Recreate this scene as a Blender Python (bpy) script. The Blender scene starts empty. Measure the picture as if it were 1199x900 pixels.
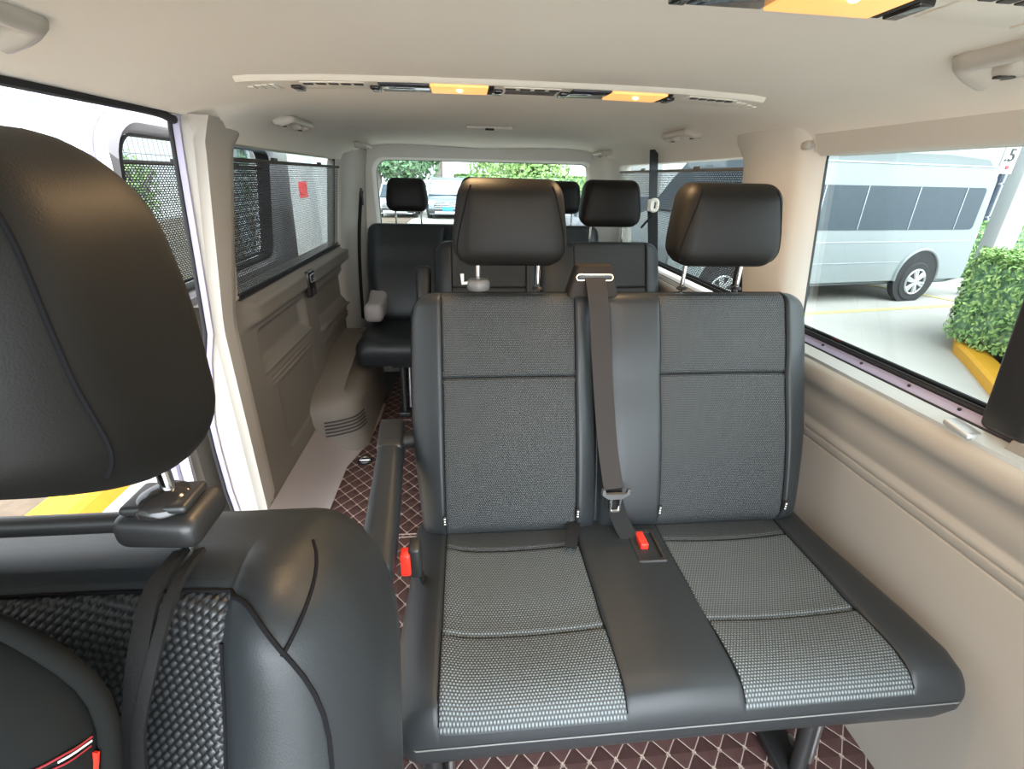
import bpy, bmesh, math, random
from mathutils import Vector, Matrix
random.seed(7)
C = bpy.context.scene.collection
pi = math.pi
V = Vector

# ------------------------------------------------------------------ helpers
class MB:
    def __init__(s): s.v = []; s.f = []; s.m = []; s.uv = []
    def add(s, vs, fs, mi=0, uv=None):
        b = len(s.v); s.v += [tuple(v) for v in vs]
        s.uv += list(uv) if uv else [(v[0], v[2]) for v in vs]
        s.f += [tuple(i + b for i in f) for f in fs]; s.m += [mi] * len(fs)
        return s
    def rbox(s, c, size, r=.004, n=3, rot=None, fn=None, mi=0, flat=2):
        """box with rounded edges, shape function fn(unit xyz, point) may bend it"""
        h = V(size) / 2; r = min(r, min(h) * .999)
        def ax(hh):
            t = [-1 + (r / hh) * (1 - math.cos(pi / 2 * k / n)) for k in range(n + 1)]
            m = [t[-1] + (-2 * t[-1]) * k / flat for k in range(1, flat)]
            return t + m + [-a for a in reversed(t)]
        A = [ax(h[0]), ax(h[1]), ax(h[2])]
        vs = []; idx = {}; fs = []
        def vert(u):
            k = tuple(round(a, 5) for a in u)
            if k in idx: return idx[k]
            p = V((u[0] * h[0], u[1] * h[1], u[2] * h[2]))
            core = V([max(-(h[i] - r), min(h[i] - r, p[i])) for i in range(3)])
            d = p - core
            if d.length > 1e-9: p = core + d.normalized() * r
            if fn: p = V(fn(V((p[0] / h[0], p[1] / h[1], p[2] / h[2])), p))
            idx[k] = len(vs); vs.append(p); return idx[k]
        for a in range(3):
            b, c_ = (a + 1) % 3, (a + 2) % 3
            for sg in (-1, 1):
                for i in range(len(A[b]) - 1):
                    for j in range(len(A[c_]) - 1):
                        q = []
                        for (ii, jj) in ((i, j), (i + 1, j), (i + 1, j + 1), (i, j + 1)):
                            u = [0, 0, 0]; u[a] = sg; u[b] = A[b][ii]; u[c_] = A[c_][jj]; q.append(vert(u))
                        fs.append(q if sg > 0 else q[::-1])
        M = rot.to_matrix() if isinstance(rot, __import__('mathutils').Euler) else (rot or Matrix.Identity(3))
        s.add([M @ p + V(c) for p in vs], fs, mi); return s
    def tube(s, pts, r, n=8, closed=False, ry=None, mi=0, up=None):
        pts = [V(p) for p in pts]; N = len(pts); vs = []; fs = []
        rr = r if isinstance(r, (list, tuple)) else [r] * N
        prev = None
        for i, p in enumerate(pts):
            if closed: t = pts[(i + 1) % N] - pts[i - 1]
            else: t = pts[min(i + 1, N - 1)] - pts[max(i - 1, 0)]
            t.normalize()
            if prev is None:
                a = V(up) if up else (V((0, 0, 1)) if abs(t.z) < .9 else V((1, 0, 0)))
            else: a = prev
            a = (a - t * a.dot(t)).normalized(); b = t.cross(a); prev = a
            k2 = (ry / r if ry and not isinstance(r, (list, tuple)) else 1)
            for k in range(n):
                w = 2 * pi * k / n
                vs.append(p + a * math.cos(w) * rr[i] + b * math.sin(w) * rr[i] * k2)
        for i in range(N if closed else N - 1):
            for k in range(n):
                j = (i + 1) % N
                fs.append((i * n + k, i * n + (k + 1) % n, j * n + (k + 1) % n, j * n + k))
        if not closed:
            fs.append(tuple(range(n))[::-1]); fs.append(tuple(range((N - 1) * n, N * n)))
        return s.add(vs, fs, mi)
    def strap(s, pts, side, w, t=.0015, mi=0):
        """flat webbing along pts; side = vector across"""
        pts = [V(p) for p in pts]; N = len(pts); vs = []; fs = []
        sd = side if isinstance(side, list) else [side] * N
        for i, p in enumerate(pts):
            tg = (pts[min(i + 1, N - 1)] - pts[max(i - 1, 0)]).normalized()
            a = V(sd[i]); a = (a - tg * a.dot(tg)).normalized(); b = tg.cross(a)
            for (x, y) in ((-1, -1), (1, -1), (1, 1), (-1, 1)): vs.append(p + a * w / 2 * x + b * t / 2 * y)
        for i in range(N - 1):
            for k in range(4): fs.append((i * 4 + k, i * 4 + (k + 1) % 4, i * 4 + 4 + (k + 1) % 4, i * 4 + 4 + k))
        fs.append((3, 2, 1, 0)); fs.append(tuple(range((N - 1) * 4, N * 4)))
        return s.add(vs, fs, mi)
    def loft(s, secs, close_sec=True, cap=True, mi=0):
        n = len(secs[0]); vs = [p for q in secs for p in q]; fs = []
        for i in range(len(secs) - 1):
            for k in range(n if close_sec else n - 1):
                fs.append((i * n + k, i * n + (k + 1) % n, (i + 1) * n + (k + 1) % n, (i + 1) * n + k))
        if cap and close_sec:
            fs.append(tuple(range(n))[::-1]); fs.append(tuple(range((len(secs) - 1) * n, len(secs) * n)))
        return s.add(vs, fs, mi)
    def prism(s, poly, lo, hi, axis='y', mi=0):
        """closed 2-D polygon pushed along an axis: axis y -> poly is (x,z), x -> (y,z), z -> (x,y)"""
        def P(a, b, t): return {'y': (a, t, b), 'x': (t, a, b), 'z': (a, b, t)}[axis]
        return s.loft([[P(a, b, lo) for a, b in poly], [P(a, b, hi) for a, b in poly]], mi=mi)
    def grid(s, fn, us, vs_, mi=0, uvf=None):
        vs = [fn(u, v) for v in vs_ for u in us]; n = len(us); fs = []
        for j in range(len(vs_) - 1):
            for i in range(n - 1): fs.append((j * n + i, j * n + i + 1, (j + 1) * n + i + 1, (j + 1) * n + i))
        return s.add(vs, fs, mi, [uvf(u, v) if uvf else (u, v) for v in vs_ for u in us])
    def lathe(s, prof, c, axis='z', n=24, mi=0):
        """prof = [(radius, height)]"""
        vs = []; fs = []
        for r, h in prof:
            for k in range(n):
                a = 2 * pi * k / n; x, y = r * math.cos(a), r * math.sin(a)
                p = {'z': (x, y, h), 'x': (h, x, y), 'y': (x, h, y)}[axis]
                vs.append(V(p) + V(c))
        for i in range(len(prof) - 1):
            for k in range(n): fs.append((i * n + k, i * n + (k + 1) % n, (i + 1) * n + (k + 1) % n, (i + 1) * n + k))
        fs.append(tuple(range(n))[::-1]); fs.append(tuple(range((len(prof) - 1) * n, len(prof) * n)))
        return s.add(vs, fs, mi)
    def build(s, name, mats, parent=None, smooth=40, origin=None):
        me = bpy.data.meshes.new(name)
        o_ = V(origin) if origin is not None else V((0, 0, 0))
        me.from_pydata([V(v) - o_ for v in s.v], [], s.f); me.update()
        if not isinstance(mats, (list, tuple)): mats = [mats]
        for m in mats: me.materials.append(m)
        me.polygons.foreach_set('material_index', s.m)
        ul = me.uv_layers.new(name='UVMap')
        li = [0] * len(me.loops); me.loops.foreach_get('vertex_index', li)
        fl = []
        for i in li: fl += s.uv[i]
        ul.data.foreach_set('uv', fl)
        bm = bmesh.new(); bm.from_mesh(me); bmesh.ops.recalc_face_normals(bm, faces=bm.faces); bm.to_mesh(me); bm.free()
        if smooth: me.shade_smooth(); me.set_sharp_from_angle(angle=math.radians(smooth))
        o = bpy.data.objects.new(name, me); C.objects.link(o); o.location = o_
        if parent:
            o.parent = parent; o.location = o_ - parent_world(parent)
        return o

def parent_world(p):
    l = V((0, 0, 0))
    while p: l += p.location; p = p.parent
    return l
def tag(o, label=None, cat=None, group=None, kind=None):
    if label: o['label'] = label
    if cat: o['category'] = cat
    if group: o['group'] = group
    if kind: o['kind'] = kind
    return o
def empty(name, loc=(0, 0, 0)):
    o = bpy.data.objects.new(name, None); C.objects.link(o); o.location = loc; o.empty_display_size = .05; return o
def struct(mb, name, mats, smooth=40, **k): return tag(mb.build(name, mats, smooth=smooth, **k), kind='structure')
def children(o): return [c for c in bpy.data.objects if c.parent == o]
def copy_tree(o, parent=None, skip=()):
    c = o.copy(); C.objects.link(c); c.parent = parent
    for ch in children(o):
        if ch.name.split('.')[0] in skip: continue
        copy_tree(ch, c)
    return c
def lerp(a, b, t): return a + (b - a) * t
def sm(t): t = max(0, min(1, t)); return t * t * (3 - 2 * t)
def interp(tab, t):
    if t <= tab[0][0]: return tab[0][1]
    for (a, x), (b, y) in zip(tab, tab[1:]):
        if t <= b: return lerp(x, y, (t - a) / (b - a))
    return tab[-1][1]
def lin(a, b, n): return [lerp(a, b, i / n) for i in range(n + 1)]
def rrect(w, h, r, n=6, c=(0, 0)):
    """rounded rectangle loop (half sizes w,h)"""
    out = []
    for (cx, cy, a0) in ((w - r, h - r, 0), (-w + r, h - r, 90), (-w + r, -h + r, 180), (w - r, -h + r, 270)):
        for k in range(n + 1):
            a = math.radians(a0 + 90 * k / n); out.append((c[0] + cx + r * math.cos(a), c[1] + cy + r * math.sin(a)))
    return out
def spline(pts, n=8):
    P = [V(p) for p in pts]; P = [P[0] * 2 - P[1]] + P + [P[-1] * 2 - P[-2]]; out = []
    for i in range(1, len(P) - 2):
        for k in range(n):
            t = k / n; a, b, c, d = P[i - 1:i + 3]
            out.append(.5 * ((2 * b) + (c - a) * t + (2 * a - 5 * b + 4 * c - d) * t * t + (3 * b - a - 3 * c + d) * t ** 3))
    out.append(P[-2]); return out

# ------------------------------------------------------------------ materials
def nodes(name):
    m = bpy.data.materials.new(name); m.use_nodes = True; nt = m.node_tree
    return m, nt, nt.nodes, nt.links, nt.nodes['Principled BSDF']
def math_n(N, L, op, a, b=None, c=None):
    n = N.new('ShaderNodeMath'); n.operation = op
    for i, x in enumerate((a, b, c)):
        if x is None: continue
        if isinstance(x, (int, float)): n.inputs[i].default_value = x
        else: L.new(x, n.inputs[i])
    return n.outputs[0]
def mixc(N, L, f, a, b):
    n = N.new('ShaderNodeMix'); n.data_type = 'RGBA'
    if isinstance(f, (int, float)): n.inputs[0].default_value = f
    else: L.new(f, n.inputs[0])
    for i, x in ((6, a), (7, b)):
        if isinstance(x, tuple): n.inputs[i].default_value = (*x, 1)
        else: L.new(x, n.inputs[i])
    return n.outputs[2]
def plain(name, col, rough=.5, metal=0, var=.06, nscale=8, bump=0, bscale=300, spec=.5, coat=0):
    m, nt, N, L, b = nodes(name)
    tc = N.new('ShaderNodeTexCoord'); no = N.new('ShaderNodeTexNoise'); no.inputs['Scale'].default_value = nscale
    L.new(tc.outputs['Object'], no.inputs['Vector'])
    c2 = tuple(x * (1 - var) for x in col); c3 = tuple(min(1, x * (1 + var)) for x in col)
    L.new(mixc(N, L, no.outputs['Fac'], c2, c3), b.inputs['Base Color'])
    b.inputs['Roughness'].default_value = rough; b.inputs['Metallic'].default_value = metal
    b.inputs['Specular IOR Level'].default_value = spec; b.inputs['Coat Weight'].default_value = coat
    if bump:
        n2 = N.new('ShaderNodeTexNoise'); n2.inputs['Scale'].default_value = bscale; L.new(tc.outputs['Object'], n2.inputs['Vector'])
        bp = N.new('ShaderNodeBump'); bp.inputs['Strength'].default_value = bump; bp.inputs['Distance'].default_value = .002
        L.new(n2.outputs['Fac'], bp.inputs['Height']); L.new(bp.outputs[0], b.inputs['Normal'])
    return m
def emit(name, col, st):
    m, nt, N, L, b = nodes(name); b.inputs['Base Color'].default_value = (*col, 1)
    b.inputs['Emission Color'].default_value = (*col, 1); b.inputs['Emission Strength'].default_value = st; return m
def weave(name, c1, c2, px, py, rough=.6, bump=.6, diag=False):
    """woven upholstery: raised cells in rows, staggered, from the panel's own UVs in metres"""
    m, nt, N, L, b = nodes(name)
    uv = N.new('ShaderNodeUVMap'); sp = N.new('ShaderNodeSeparateXYZ'); L.new(uv.outputs[0], sp.inputs[0])
    u, v = sp.outputs[0], sp.outputs[1]
    if diag:
        u2 = math_n(N, L, 'ADD', u, v); v2 = math_n(N, L, 'SUBTRACT', u, v); u, v = u2, v2
    a = math_n(N, L, 'DIVIDE', u, px); c = math_n(N, L, 'DIVIDE', v, py)
    row = math_n(N, L, 'FLOOR', c); sh = math_n(N, L, 'MULTIPLY', row, .5); a = math_n(N, L, 'ADD', a, sh)
    fa = math_n(N, L, 'FRACT', a); fc = math_n(N, L, 'FRACT', c)
    sa = math_n(N, L, 'SINE', math_n(N, L, 'MULTIPLY', fa, pi)); sc = math_n(N, L, 'SINE', math_n(N, L, 'MULTIPLY', fc, pi))
    hgt = math_n(N, L, 'MULTIPLY', sa, sc)
    f = math_n(N, L, 'SMOOTH_MIN', math_n(N, L, 'POWER', hgt, 1.5), 1, .1)
    L.new(mixc(N, L, f, c1, c2), b.inputs['Base Color']); b.inputs['Roughness'].default_value = rough
    bp = N.new('ShaderNodeBump'); bp.inputs['Strength'].default_value = bump; bp.inputs['Distance'].default_value = .0015
    L.new(hgt, bp.inputs['Height']); L.new(bp.outputs[0], b.inputs['Normal'])
    return m
def quilt(name):
    m, nt, N, L, b = nodes(name)
    tc = N.new('ShaderNodeTexCoord'); sp = N.new('ShaderNodeSeparateXYZ'); L.new(tc.outputs['Object'], sp.inputs[0])
    u = math_n(N, L, 'DIVIDE', sp.outputs[0], .062); v = math_n(N, L, 'DIVIDE', sp.outputs[1], .072)
    def line(w):
        fr = math_n(N, L, 'FRACT', w); return math_n(N, L, 'ABSOLUTE', math_n(N, L, 'SUBTRACT', fr, .5))
    d1 = line(math_n(N, L, 'ADD', u, v)); d2 = line(math_n(N, L, 'SUBTRACT', u, v))
    e1 = math_n(N, L, 'SUBTRACT', .5, d1); e2 = math_n(N, L, 'SUBTRACT', .5, d2)   # 0 at a stitch line
    mn = math_n(N, L, 'MINIMUM', e1, e2); mx = math_n(N, L, 'MAXIMUM', e1, e2)
    ln = math_n(N, L, 'LESS_THAN', mn, .028); kn = math_n(N, L, 'LESS_THAN', mx, .095)
    f = math_n(N, L, 'MAXIMUM', ln, kn)
    no = N.new('ShaderNodeTexNoise'); no.inputs['Scale'].default_value = 40; L.new(tc.outputs['Object'], no.inputs['Vector'])
    base = mixc(N, L, no.outputs['Fac'], (.055, .027, .025), (.085, .043, .039))
    L.new(mixc(N, L, f, base, (.42, .33, .28)), b.inputs['Base Color']); b.inputs['Roughness'].default_value = .45
    hgt = math_n(N, L, 'POWER', math_n(N, L, 'MULTIPLY', mn, 2), .5)
    bp = N.new('ShaderNodeBump'); bp.inputs['Strength'].default_value = .8; bp.inputs['Distance'].default_value = .006
    L.new(hgt, bp.inputs['Height']); L.new(bp.outputs[0], b.inputs['Normal']); return m
def net(name, p, open_r, col):
    """knitted sunshade mesh: round holes in staggered rows (UV metres)"""
    m, nt, N, L, b = nodes(name)
    uv = N.new('ShaderNodeUVMap'); sp = N.new('ShaderNodeSeparateXYZ'); L.new(uv.outputs[0], sp.inputs[0])
    c = math_n(N, L, 'DIVIDE', sp.outputs[1], p * .87); row = math_n(N, L, 'FLOOR', c)
    a = math_n(N, L, 'ADD', math_n(N, L, 'DIVIDE', sp.outputs[0], p * 1.9), math_n(N, L, 'MULTIPLY', row, .5))
    fa = math_n(N, L, 'SUBTRACT', math_n(N, L, 'FRACT', a), .5); fc = math_n(N, L, 'SUBTRACT', math_n(N, L, 'FRACT', c), .5)
    d = math_n(N, L, 'ADD', math_n(N, L, 'MULTIPLY', fa, fa), math_n(N, L, 'MULTIPLY', fc, fc))
    solid = math_n(N, L, 'GREATER_THAN', d, open_r * open_r)
    b.inputs['Base Color'].default_value = (*col, 1); b.inputs['Roughness'].default_value = .8
    L.new(solid, b.inputs['Alpha']); return m
def glass(name, tint=(.52, .565, .55), refl=.06):
    m, nt, N, L, b = nodes(name); N.remove(b)
    t = N.new('ShaderNodeBsdfTransparent'); t.inputs[0].default_value = (*tint, 1)
    g = N.new('ShaderNodeBsdfGlossy'); g.inputs['Roughness'].default_value = .02
    lw = N.new('ShaderNodeLayerWeight'); lw.inputs[0].default_value = .25
    f = math_n(N, L, 'MULTIPLY_ADD', lw.outputs['Fresnel'], .12, refl * .25)
    mx = N.new('ShaderNodeMixShader'); L.new(f, mx.inputs[0]); L.new(t.outputs[0], mx.inputs[1]); L.new(g.outputs[0], mx.inputs[2])
    L.new(mx.outputs[0], N['Material Output'].inputs[0]); return m
def foliage(name, c1, c2, c3):
    m, nt, N, L, b = nodes(name)
    oi = N.new('ShaderNodeTexCoord'); no = N.new('ShaderNodeTexNoise'); no.inputs['Scale'].default_value = 14; no.inputs['Detail'].default_value = 6
    L.new(oi.outputs['Object'], no.inputs['Vector'])
    cr = N.new('ShaderNodeValToRGB'); e = cr.color_ramp.elements
    e[0].position = .35; e[0].color = (*c1, 1); e[1].position = .68; e[1].color = (*c3, 1); k = e.new(.5); k.color = (*c2, 1)
    L.new(no.outputs['Fac'], cr.inputs[0]); L.new(cr.outputs[0], b.inputs['Base Color'])
    b.inputs['Roughness'].default_value = .6; b.inputs['Subsurface Weight'].default_value = 0
    return m

M = {}
M['leather'] = plain('dark_leather', (.019, .022, .024), .40, bump=.12, bscale=900, var=.05, spec=.32)
M['leather_soft'] = plain('dark_leather_matt', (.009, .0085, .0075), .52, bump=.1, bscale=900, var=.05, spec=.22)
M['fabric'] = weave('woven_fabric', (.007, .0085, .009), (.060, .068, .070), .0048, .0040, .55, .7)
M['fabric_seat'] = weave('woven_seat_fabric', (.018, .023, .025), (.18, .205, .21), .0058, .0048, .5, .8)  # paler than the backrest weave, window sheen is put into its colour
M['fabric_front'] = weave('basket_weave', (.010, .011, .012), (.045, .048, .05), .0095, .0075, .4, .9, diag=True)
M['seam'] = plain('seam_thread', (.008, .008, .009), .9, spec=.1)
M['piping'] = plain('grey_piping', (.14, .145, .145), .5)
M['black'] = plain('black_plastic', (.018, .018, .018), .4)
M['rubber'] = plain('black_rubber', (.014, .014, .016), .7)
M['gloss_black'] = plain('glossy_black_plastic', (.02, .018, .017), .12)
M['beige'] = plain('beige_trim_plastic', (.37, .335, .285), .55, bump=.08, bscale=500, var=.03)
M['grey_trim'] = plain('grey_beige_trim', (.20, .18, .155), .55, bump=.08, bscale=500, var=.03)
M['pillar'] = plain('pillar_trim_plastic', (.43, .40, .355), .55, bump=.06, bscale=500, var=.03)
M['headliner'] = plain('headliner_felt', (.87, .82, .735), .9, bump=.15, bscale=700, var=.02)
M['handle'] = plain('handle_plastic', (.52, .48, .42), .4, var=.02)
M['lilac_grey'] = plain('light_floor_trim', (.38, .34, .33), .5, var=.04)
M['paint'] = plain('white_lilac_body_paint', (.62, .60, .64), .25, coat=.5, var=.02)
M['lilac'] = plain('lilac_primer_paint', (.38, .35, .48), .35, var=.03)
M['alu'] = plain('aluminium_rail', (.62, .64, .62), .35, metal=.6, var=.03)
M['steel_dark'] = plain('grey_rubber_seal', (.12, .12, .12), .6)
M['hem'] = plain('cream_hem', (.42, .33, .28), .6)
M['console'] = plain('cream_console_plastic', (.86, .81, .71), .45, var=.02)
M['hook_grey'] = plain('grey_hook_plastic', (.13, .125, .12), .45)
M['pillar_lit'] = plain('lit_pillar_plastic', (.62, .59, .53), .55, bump=.06, bscale=500, var=.03)  # pillar trim again, paler: brighter light on right and rear put in colour
M['chrome'] = plain('chrome', (.85, .85, .85), .12, metal=1, var=.01)
M['steel'] = plain('brushed_steel', (.5, .5, .5), .3, metal=1)
M['floor'] = quilt('quilted_floor_mat')
M['belt'] = plain('seat_belt_webbing', (.030, .026, .024), .75, bump=.3, bscale=1500, spec=.2)
M['belt_dark'] = plain('dark_webbing', (.010, .010, .010), .75, bump=.3, bscale=1500, spec=.2)
M['plate'] = plain('belt_outlet_plastic', (.018, .013, .010), .6, spec=.2)
M['brass'] = plain('pale_brass', (.75, .66, .45), .25, metal=.8)
M['red'] = plain('red_plastic', (.75, .035, .02), .35)
M['red_thread'] = plain('red_thread', (.22, .004, .012), .5)
M['white'] = plain('white_plastic', (.8, .78, .7), .4)
M['vent'] = plain('vent_plastic', (.55, .51, .44), .5, var=.02)
M['dark_slot'] = plain('dark_slot', (.05, .045, .04), .6)
M['smoke'] = plain('smoked_lens', (.06, .06, .075), .08)
M['amber'] = emit('amber_lamp_lens', (1.0, .50, .16), .42)
M['bulb'] = emit('lit_bulb', (1.0, .78, .40), 8)
M['cloth'] = plain('black_cloth', (.006, .0065, .006), .95, bump=.5, bscale=60, spec=.15)
M['net'] = net('sunshade_net', .0078, .37, (.045, .045, .05))
M['net_dark'] = net('door_sunshade_net', .0078, .36, (.06, .06, .06))
M['glass'] = glass('window_glass')
M['glass_rear'] = glass('rear_window_glass', (.66, .72, .70))

# ------------------------------------------------------------------ camera
RIGHT = V((.9955, -.0928, .0201)); UP = V((.0191, .4032, .9149)); FWD = V((.0930, .9104, -.4031))
UP = RIGHT.cross(FWD).normalized(); RIGHT = FWD.cross(UP).normalized()
cam = bpy.data.cameras.new('camera'); co = bpy.data.objects.new('camera', cam); C.objects.link(co)
co.matrix_world = Matrix(((RIGHT.x, UP.x, -FWD.x, -.104), (RIGHT.y, UP.y, -FWD.y, 0), (RIGHT.z, UP.z, -FWD.z, 1.215), (0, 0, 0, 1)))
cam.sensor_width = 36; cam.lens = 550.55 / 1199 * 36; cam.clip_start = .02; cam.clip_end = 300
bpy.context.scene.camera = co

# ================================================================== THE VAN BODY
def xin(z):            # inner half width of the side at a height
    return interp([(0, .80), (.80, .805), (1.28, .745), (1.34, .72)], z)
def xglass(z): return interp([(.80, .835), (1.30, .770)], z)

# ceiling: swept cross section with real thickness
prof = [(0, 1.396), (.2, 1.3955), (.38, 1.393), (.52, 1.387), (.60, 1.376), (.66, 1.358), (.70, 1.338), (.728, 1.312), (.742, 1.285)]
profL = [(0, 1.396), (.2, 1.3955), (.38, 1.393), (.52, 1.387), (.60, 1.378), (.66, 1.366), (.70, 1.357), (.74, 1.346), (.772, 1.336)]
def ceil_sec(y):
    drop = .035 * sm((y - 2.55) / .45)
    inn = [(x, z - drop * (1 - x / .9)) for x, z in prof]
    out = [(.83, 1.34), (.80, 1.40), (.6, 1.45), (.3, 1.47), (0, 1.475)]
    half = inn + [(.80, 1.283)] + out
    k = sm((1.46 - y) / .10)          # over the door opening the lining ends higher
    lf = [(lerp(a[0], b[0], k), lerp(a[1], b[1], k)) for a, b in zip(inn, profL)] + [(.80, lerp(1.283, 1.34, k))] + out
    left = [(-x, z) for x, z in lf[1:-1]][::-1]
    return [(x, y, z) for x, z in half + left]
struct(MB().loft([ceil_sec(y) for y in lin(-.55, 1.30, 6) + [1.36, 1.38, 1.40, 1.42, 1.46] + lin(1.6, 2.4, 4) + lin(2.5, 3.12, 8)]), 'ceiling', M['headliner'])

# floor: quilted mats
fl = MB()
def fslab(m, poly, z0=-.02, z1=0): return m.prism(poly, z0, z1, 'z')
fslab(fl, [(-.60, -.55), (.83, -.55), (.83, 3.05), (-.55, 3.05), (-.583, 2.6), (-.592, 2.22), (-.625, 2.03), (-.662, 1.85), (-.664, 1.35), (-.62, 1.28), (-.60, .4)])
struct(fl, 'floor', M['floor'], smooth=0)
sub = MB(); sub.rbox((0, 1.24, -.06), (1.66, 3.7, .06), .01)
struct(sub, 'trim_1', M['black'])
# long stitched hems across the mats and the seat rails let into them
for i, (x0, x1, y) in enumerate([(-.66, .80, 1.395), (-.66, .80, 1.380), (-.60, .80, 2.30)]):
    struct(MB().rbox(((x0 + x1) / 2, y, .0012), (x1 - x0, .004, .003), .001, 1), 'trim_%d' % (2 + i), M['hem'])
for x in (-.185, .60):
    t = tag(empty('seat_rail', (x, 1.3, 0)), 'dark metal seat rail slot in the quilted floor, %s of the two under the benches' % ('left' if x < 0 else 'right'), 'seat rail', 'floor rails')
    MB().rbox((x, 1.3, .003), (.055, 3.3, .006), .002, 2).build('rail_base', M['black'], t)
    m_ = MB()
    for s_ in (-1, 1): m_.rbox((x + s_ * .02, 1.3, .008), (.008, 3.3, .008), .002, 2)
    m_.build('rail_edge', M['steel'], t)

# ---- side wall, right: profile swept along y (roll at the sill, ribs, kick panel)
pr = [(.80, -.02), (.803, .10), (.804, .30), (.803, .50), (.802, .588), (.806, .591), (.802, .594), (.801, .612), (.805, .615), (.801, .618), (.800, .632),
      (.806, .640), (.806, .648), (.798, .658), (.796, .70), (.795, .725), (.780, .742), (.765, .757), (.762, .775), (.765, .790), (.775, .800), (.782, .802),
      (.783, .806), (.789, .807), (.790, .811), (.797, .812), (.798, .817), (.805, .818)]
struct(MB().loft([[(x, y, z) for x, z in pr] + [(.90, y, .818), (.90, y, -.30), (.80, y, -.30)] for y in lin(-.55, 3.10, 10)]), 'wall_right', M['beige'], smooth=50)
# metal sill with rivets and rubber seal under the right window
struct(MB().loft([[(.806, y, .815), (.812, y, .824), (.826, y, .838), (.84, y, .838), (.84, y, .815)] for y in (-.55, 1.2)]), 'trim_5', M['lilac'], smooth=20)
m_ = MB(); m_.tube([(.806, -.55, .822), (.806, 1.2, .822)], .003); m_.tube([(.826, -.55, .842), (.826, 1.2, .842)], .0055); m_.tube([(.834, -.55, .852), (.834, 1.2, .852)], .005)
struct(m_, 'trim_6', M['rubber'])
m_ = MB()
for y in (1.08, .95, .82, .71, .6): m_.rbox((.817, y, .832), (.006, .006, .006), .0025, 2)
struct(m_, 'trim_7', M['rubber'])

def window(n, side, y0, y1, z0=.835, z1=1.305, r=.03, mat='glass'):
    """glass pane in a rubber frame, leaning with the body side"""
    t = tag(empty('window_%d' % n, (0, 0, 0)), kind='structure')
    def P(y, z, off=0): return (side * (xglass(z) + off), y, z)
    cy, cz = (y0 + y1) / 2, (z0 + z1) / 2; w, h = (y1 - y0) / 2, (z1 - z0) / 2
    lo = rrect(w, h, r, 6, (cy, cz)); li = rrect(w - .014, h - .014, r * .7, 6, (cy, cz))
    f = MB(); f.loft([[P(y, z, -.006) for y, z in li], [P(y, z, -.006) for y, z in lo], [P(y, z, .006) for y, z in lo], [P(y, z, .006) for y, z in li], [P(y, z, -.006) for y, z in li]], cap=False)
    f.build('window_frame', M['rubber'], t)
    g = MB(); g.add([P(y, z) for y, z in li], [tuple(range(len(li)))]); g.build('pane', M[mat], t, smooth=0)
    return t
window(1, 1, -.50, 1.205)
window(2, 1, 1.46, 2.80)
window(3, -1, 1.49, 2.775)
# vertical divider of the right window
struct(MB().rbox((.788, .622, 1.06), (.035, .078, .47), .012, 3, fn=lambda u, p: (p.x - .030 * u.z, p.y, p.z)), 'trim_8', M['black'])
struct(MB().loft([[(x, y, z) for x, z in ((.79, .812), (.80, .83), (.84, .84), (.84, .81))] for y in (.30, .60)]), 'trim_9', M['grey_trim'])

# ---- door pillars (C pillars): lofts following the lean of the side
def pillar(name, side, ya, yb, zlist, mat, inner=.05, depth=.10, front=.03, lean=0):
    secs = []
    for z in zlist:
        x = xin(z); fl_ = .028 * sm((z - 1.255) / .08); a, b = ya - fl_ * .3, yb + fl_ + lean * (max(.8, z) - .8)
        xo = xglass(z) - .010 if z > .84 else x + .02
        q = [(xo, a + .002), (min(xo, x + .022), a + .001), (x + .012, a + .008), (x - inner * .35, a + front), (x - inner * .55, a + front + .03), (x - inner * .62, lerp(a + front, b, .55)),
             (x - inner * .55, b - .05), (x - inner * .25, b - .015), (min(xo, x + .02), b), (xo, b)]
        secs.append([(side * X, Y, z) for X, Y in q])
    return struct(MB().loft(secs), name, mat, smooth=50)
zz = [.80, .83, .95, 1.1, 1.2, 1.26, 1.28, 1.30, 1.32, 1.345]
pillar('trim_10', 1, 1.178, 1.505, zz, M['pillar_lit'], .05)
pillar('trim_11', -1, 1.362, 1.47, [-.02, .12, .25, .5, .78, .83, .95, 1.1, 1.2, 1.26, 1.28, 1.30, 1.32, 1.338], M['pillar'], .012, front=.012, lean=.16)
# painted jamb of the sliding door opening, with its rubber seal
def jx(z): return interp([(0, .862), (.14, .88), (.3, .892), (.5, .888), (.71, .850), (.79, .828), (1.0, .812), (1.11, .804), (1.21, .797), (1.31, .788), (1.34, .782)], z)
jz = [-.28, 0, .14, .25, .4, .5, .62, .71, .79, .9, 1.0, 1.15, 1.25, 1.31, 1.335]
struct(MB().loft([[(-xin(z) - .01, 1.372, z), (-jx(z), 1.362, z), (-jx(z) - .012, 1.40, z), (-jx(z) - .01, 1.52, z), (-xin(z) - .01, 1.52, z)] for z in jz]), 'trim_12', M['pillar'], smooth=30)
struct(MB().loft([[(-jx(z) + .004, 1.356, z), (-jx(z) - .012, 1.352, z), (-jx(z) - .012, 1.372, z), (-jx(z) + .004, 1.366, z)] for z in jz]), 'trim_13', M['lilac'], smooth=30)
struct(MB().tube([(-jx(z) - .015, 1.352, z) for z in jz], .0055), 'trim_14', M['rubber'])
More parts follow.
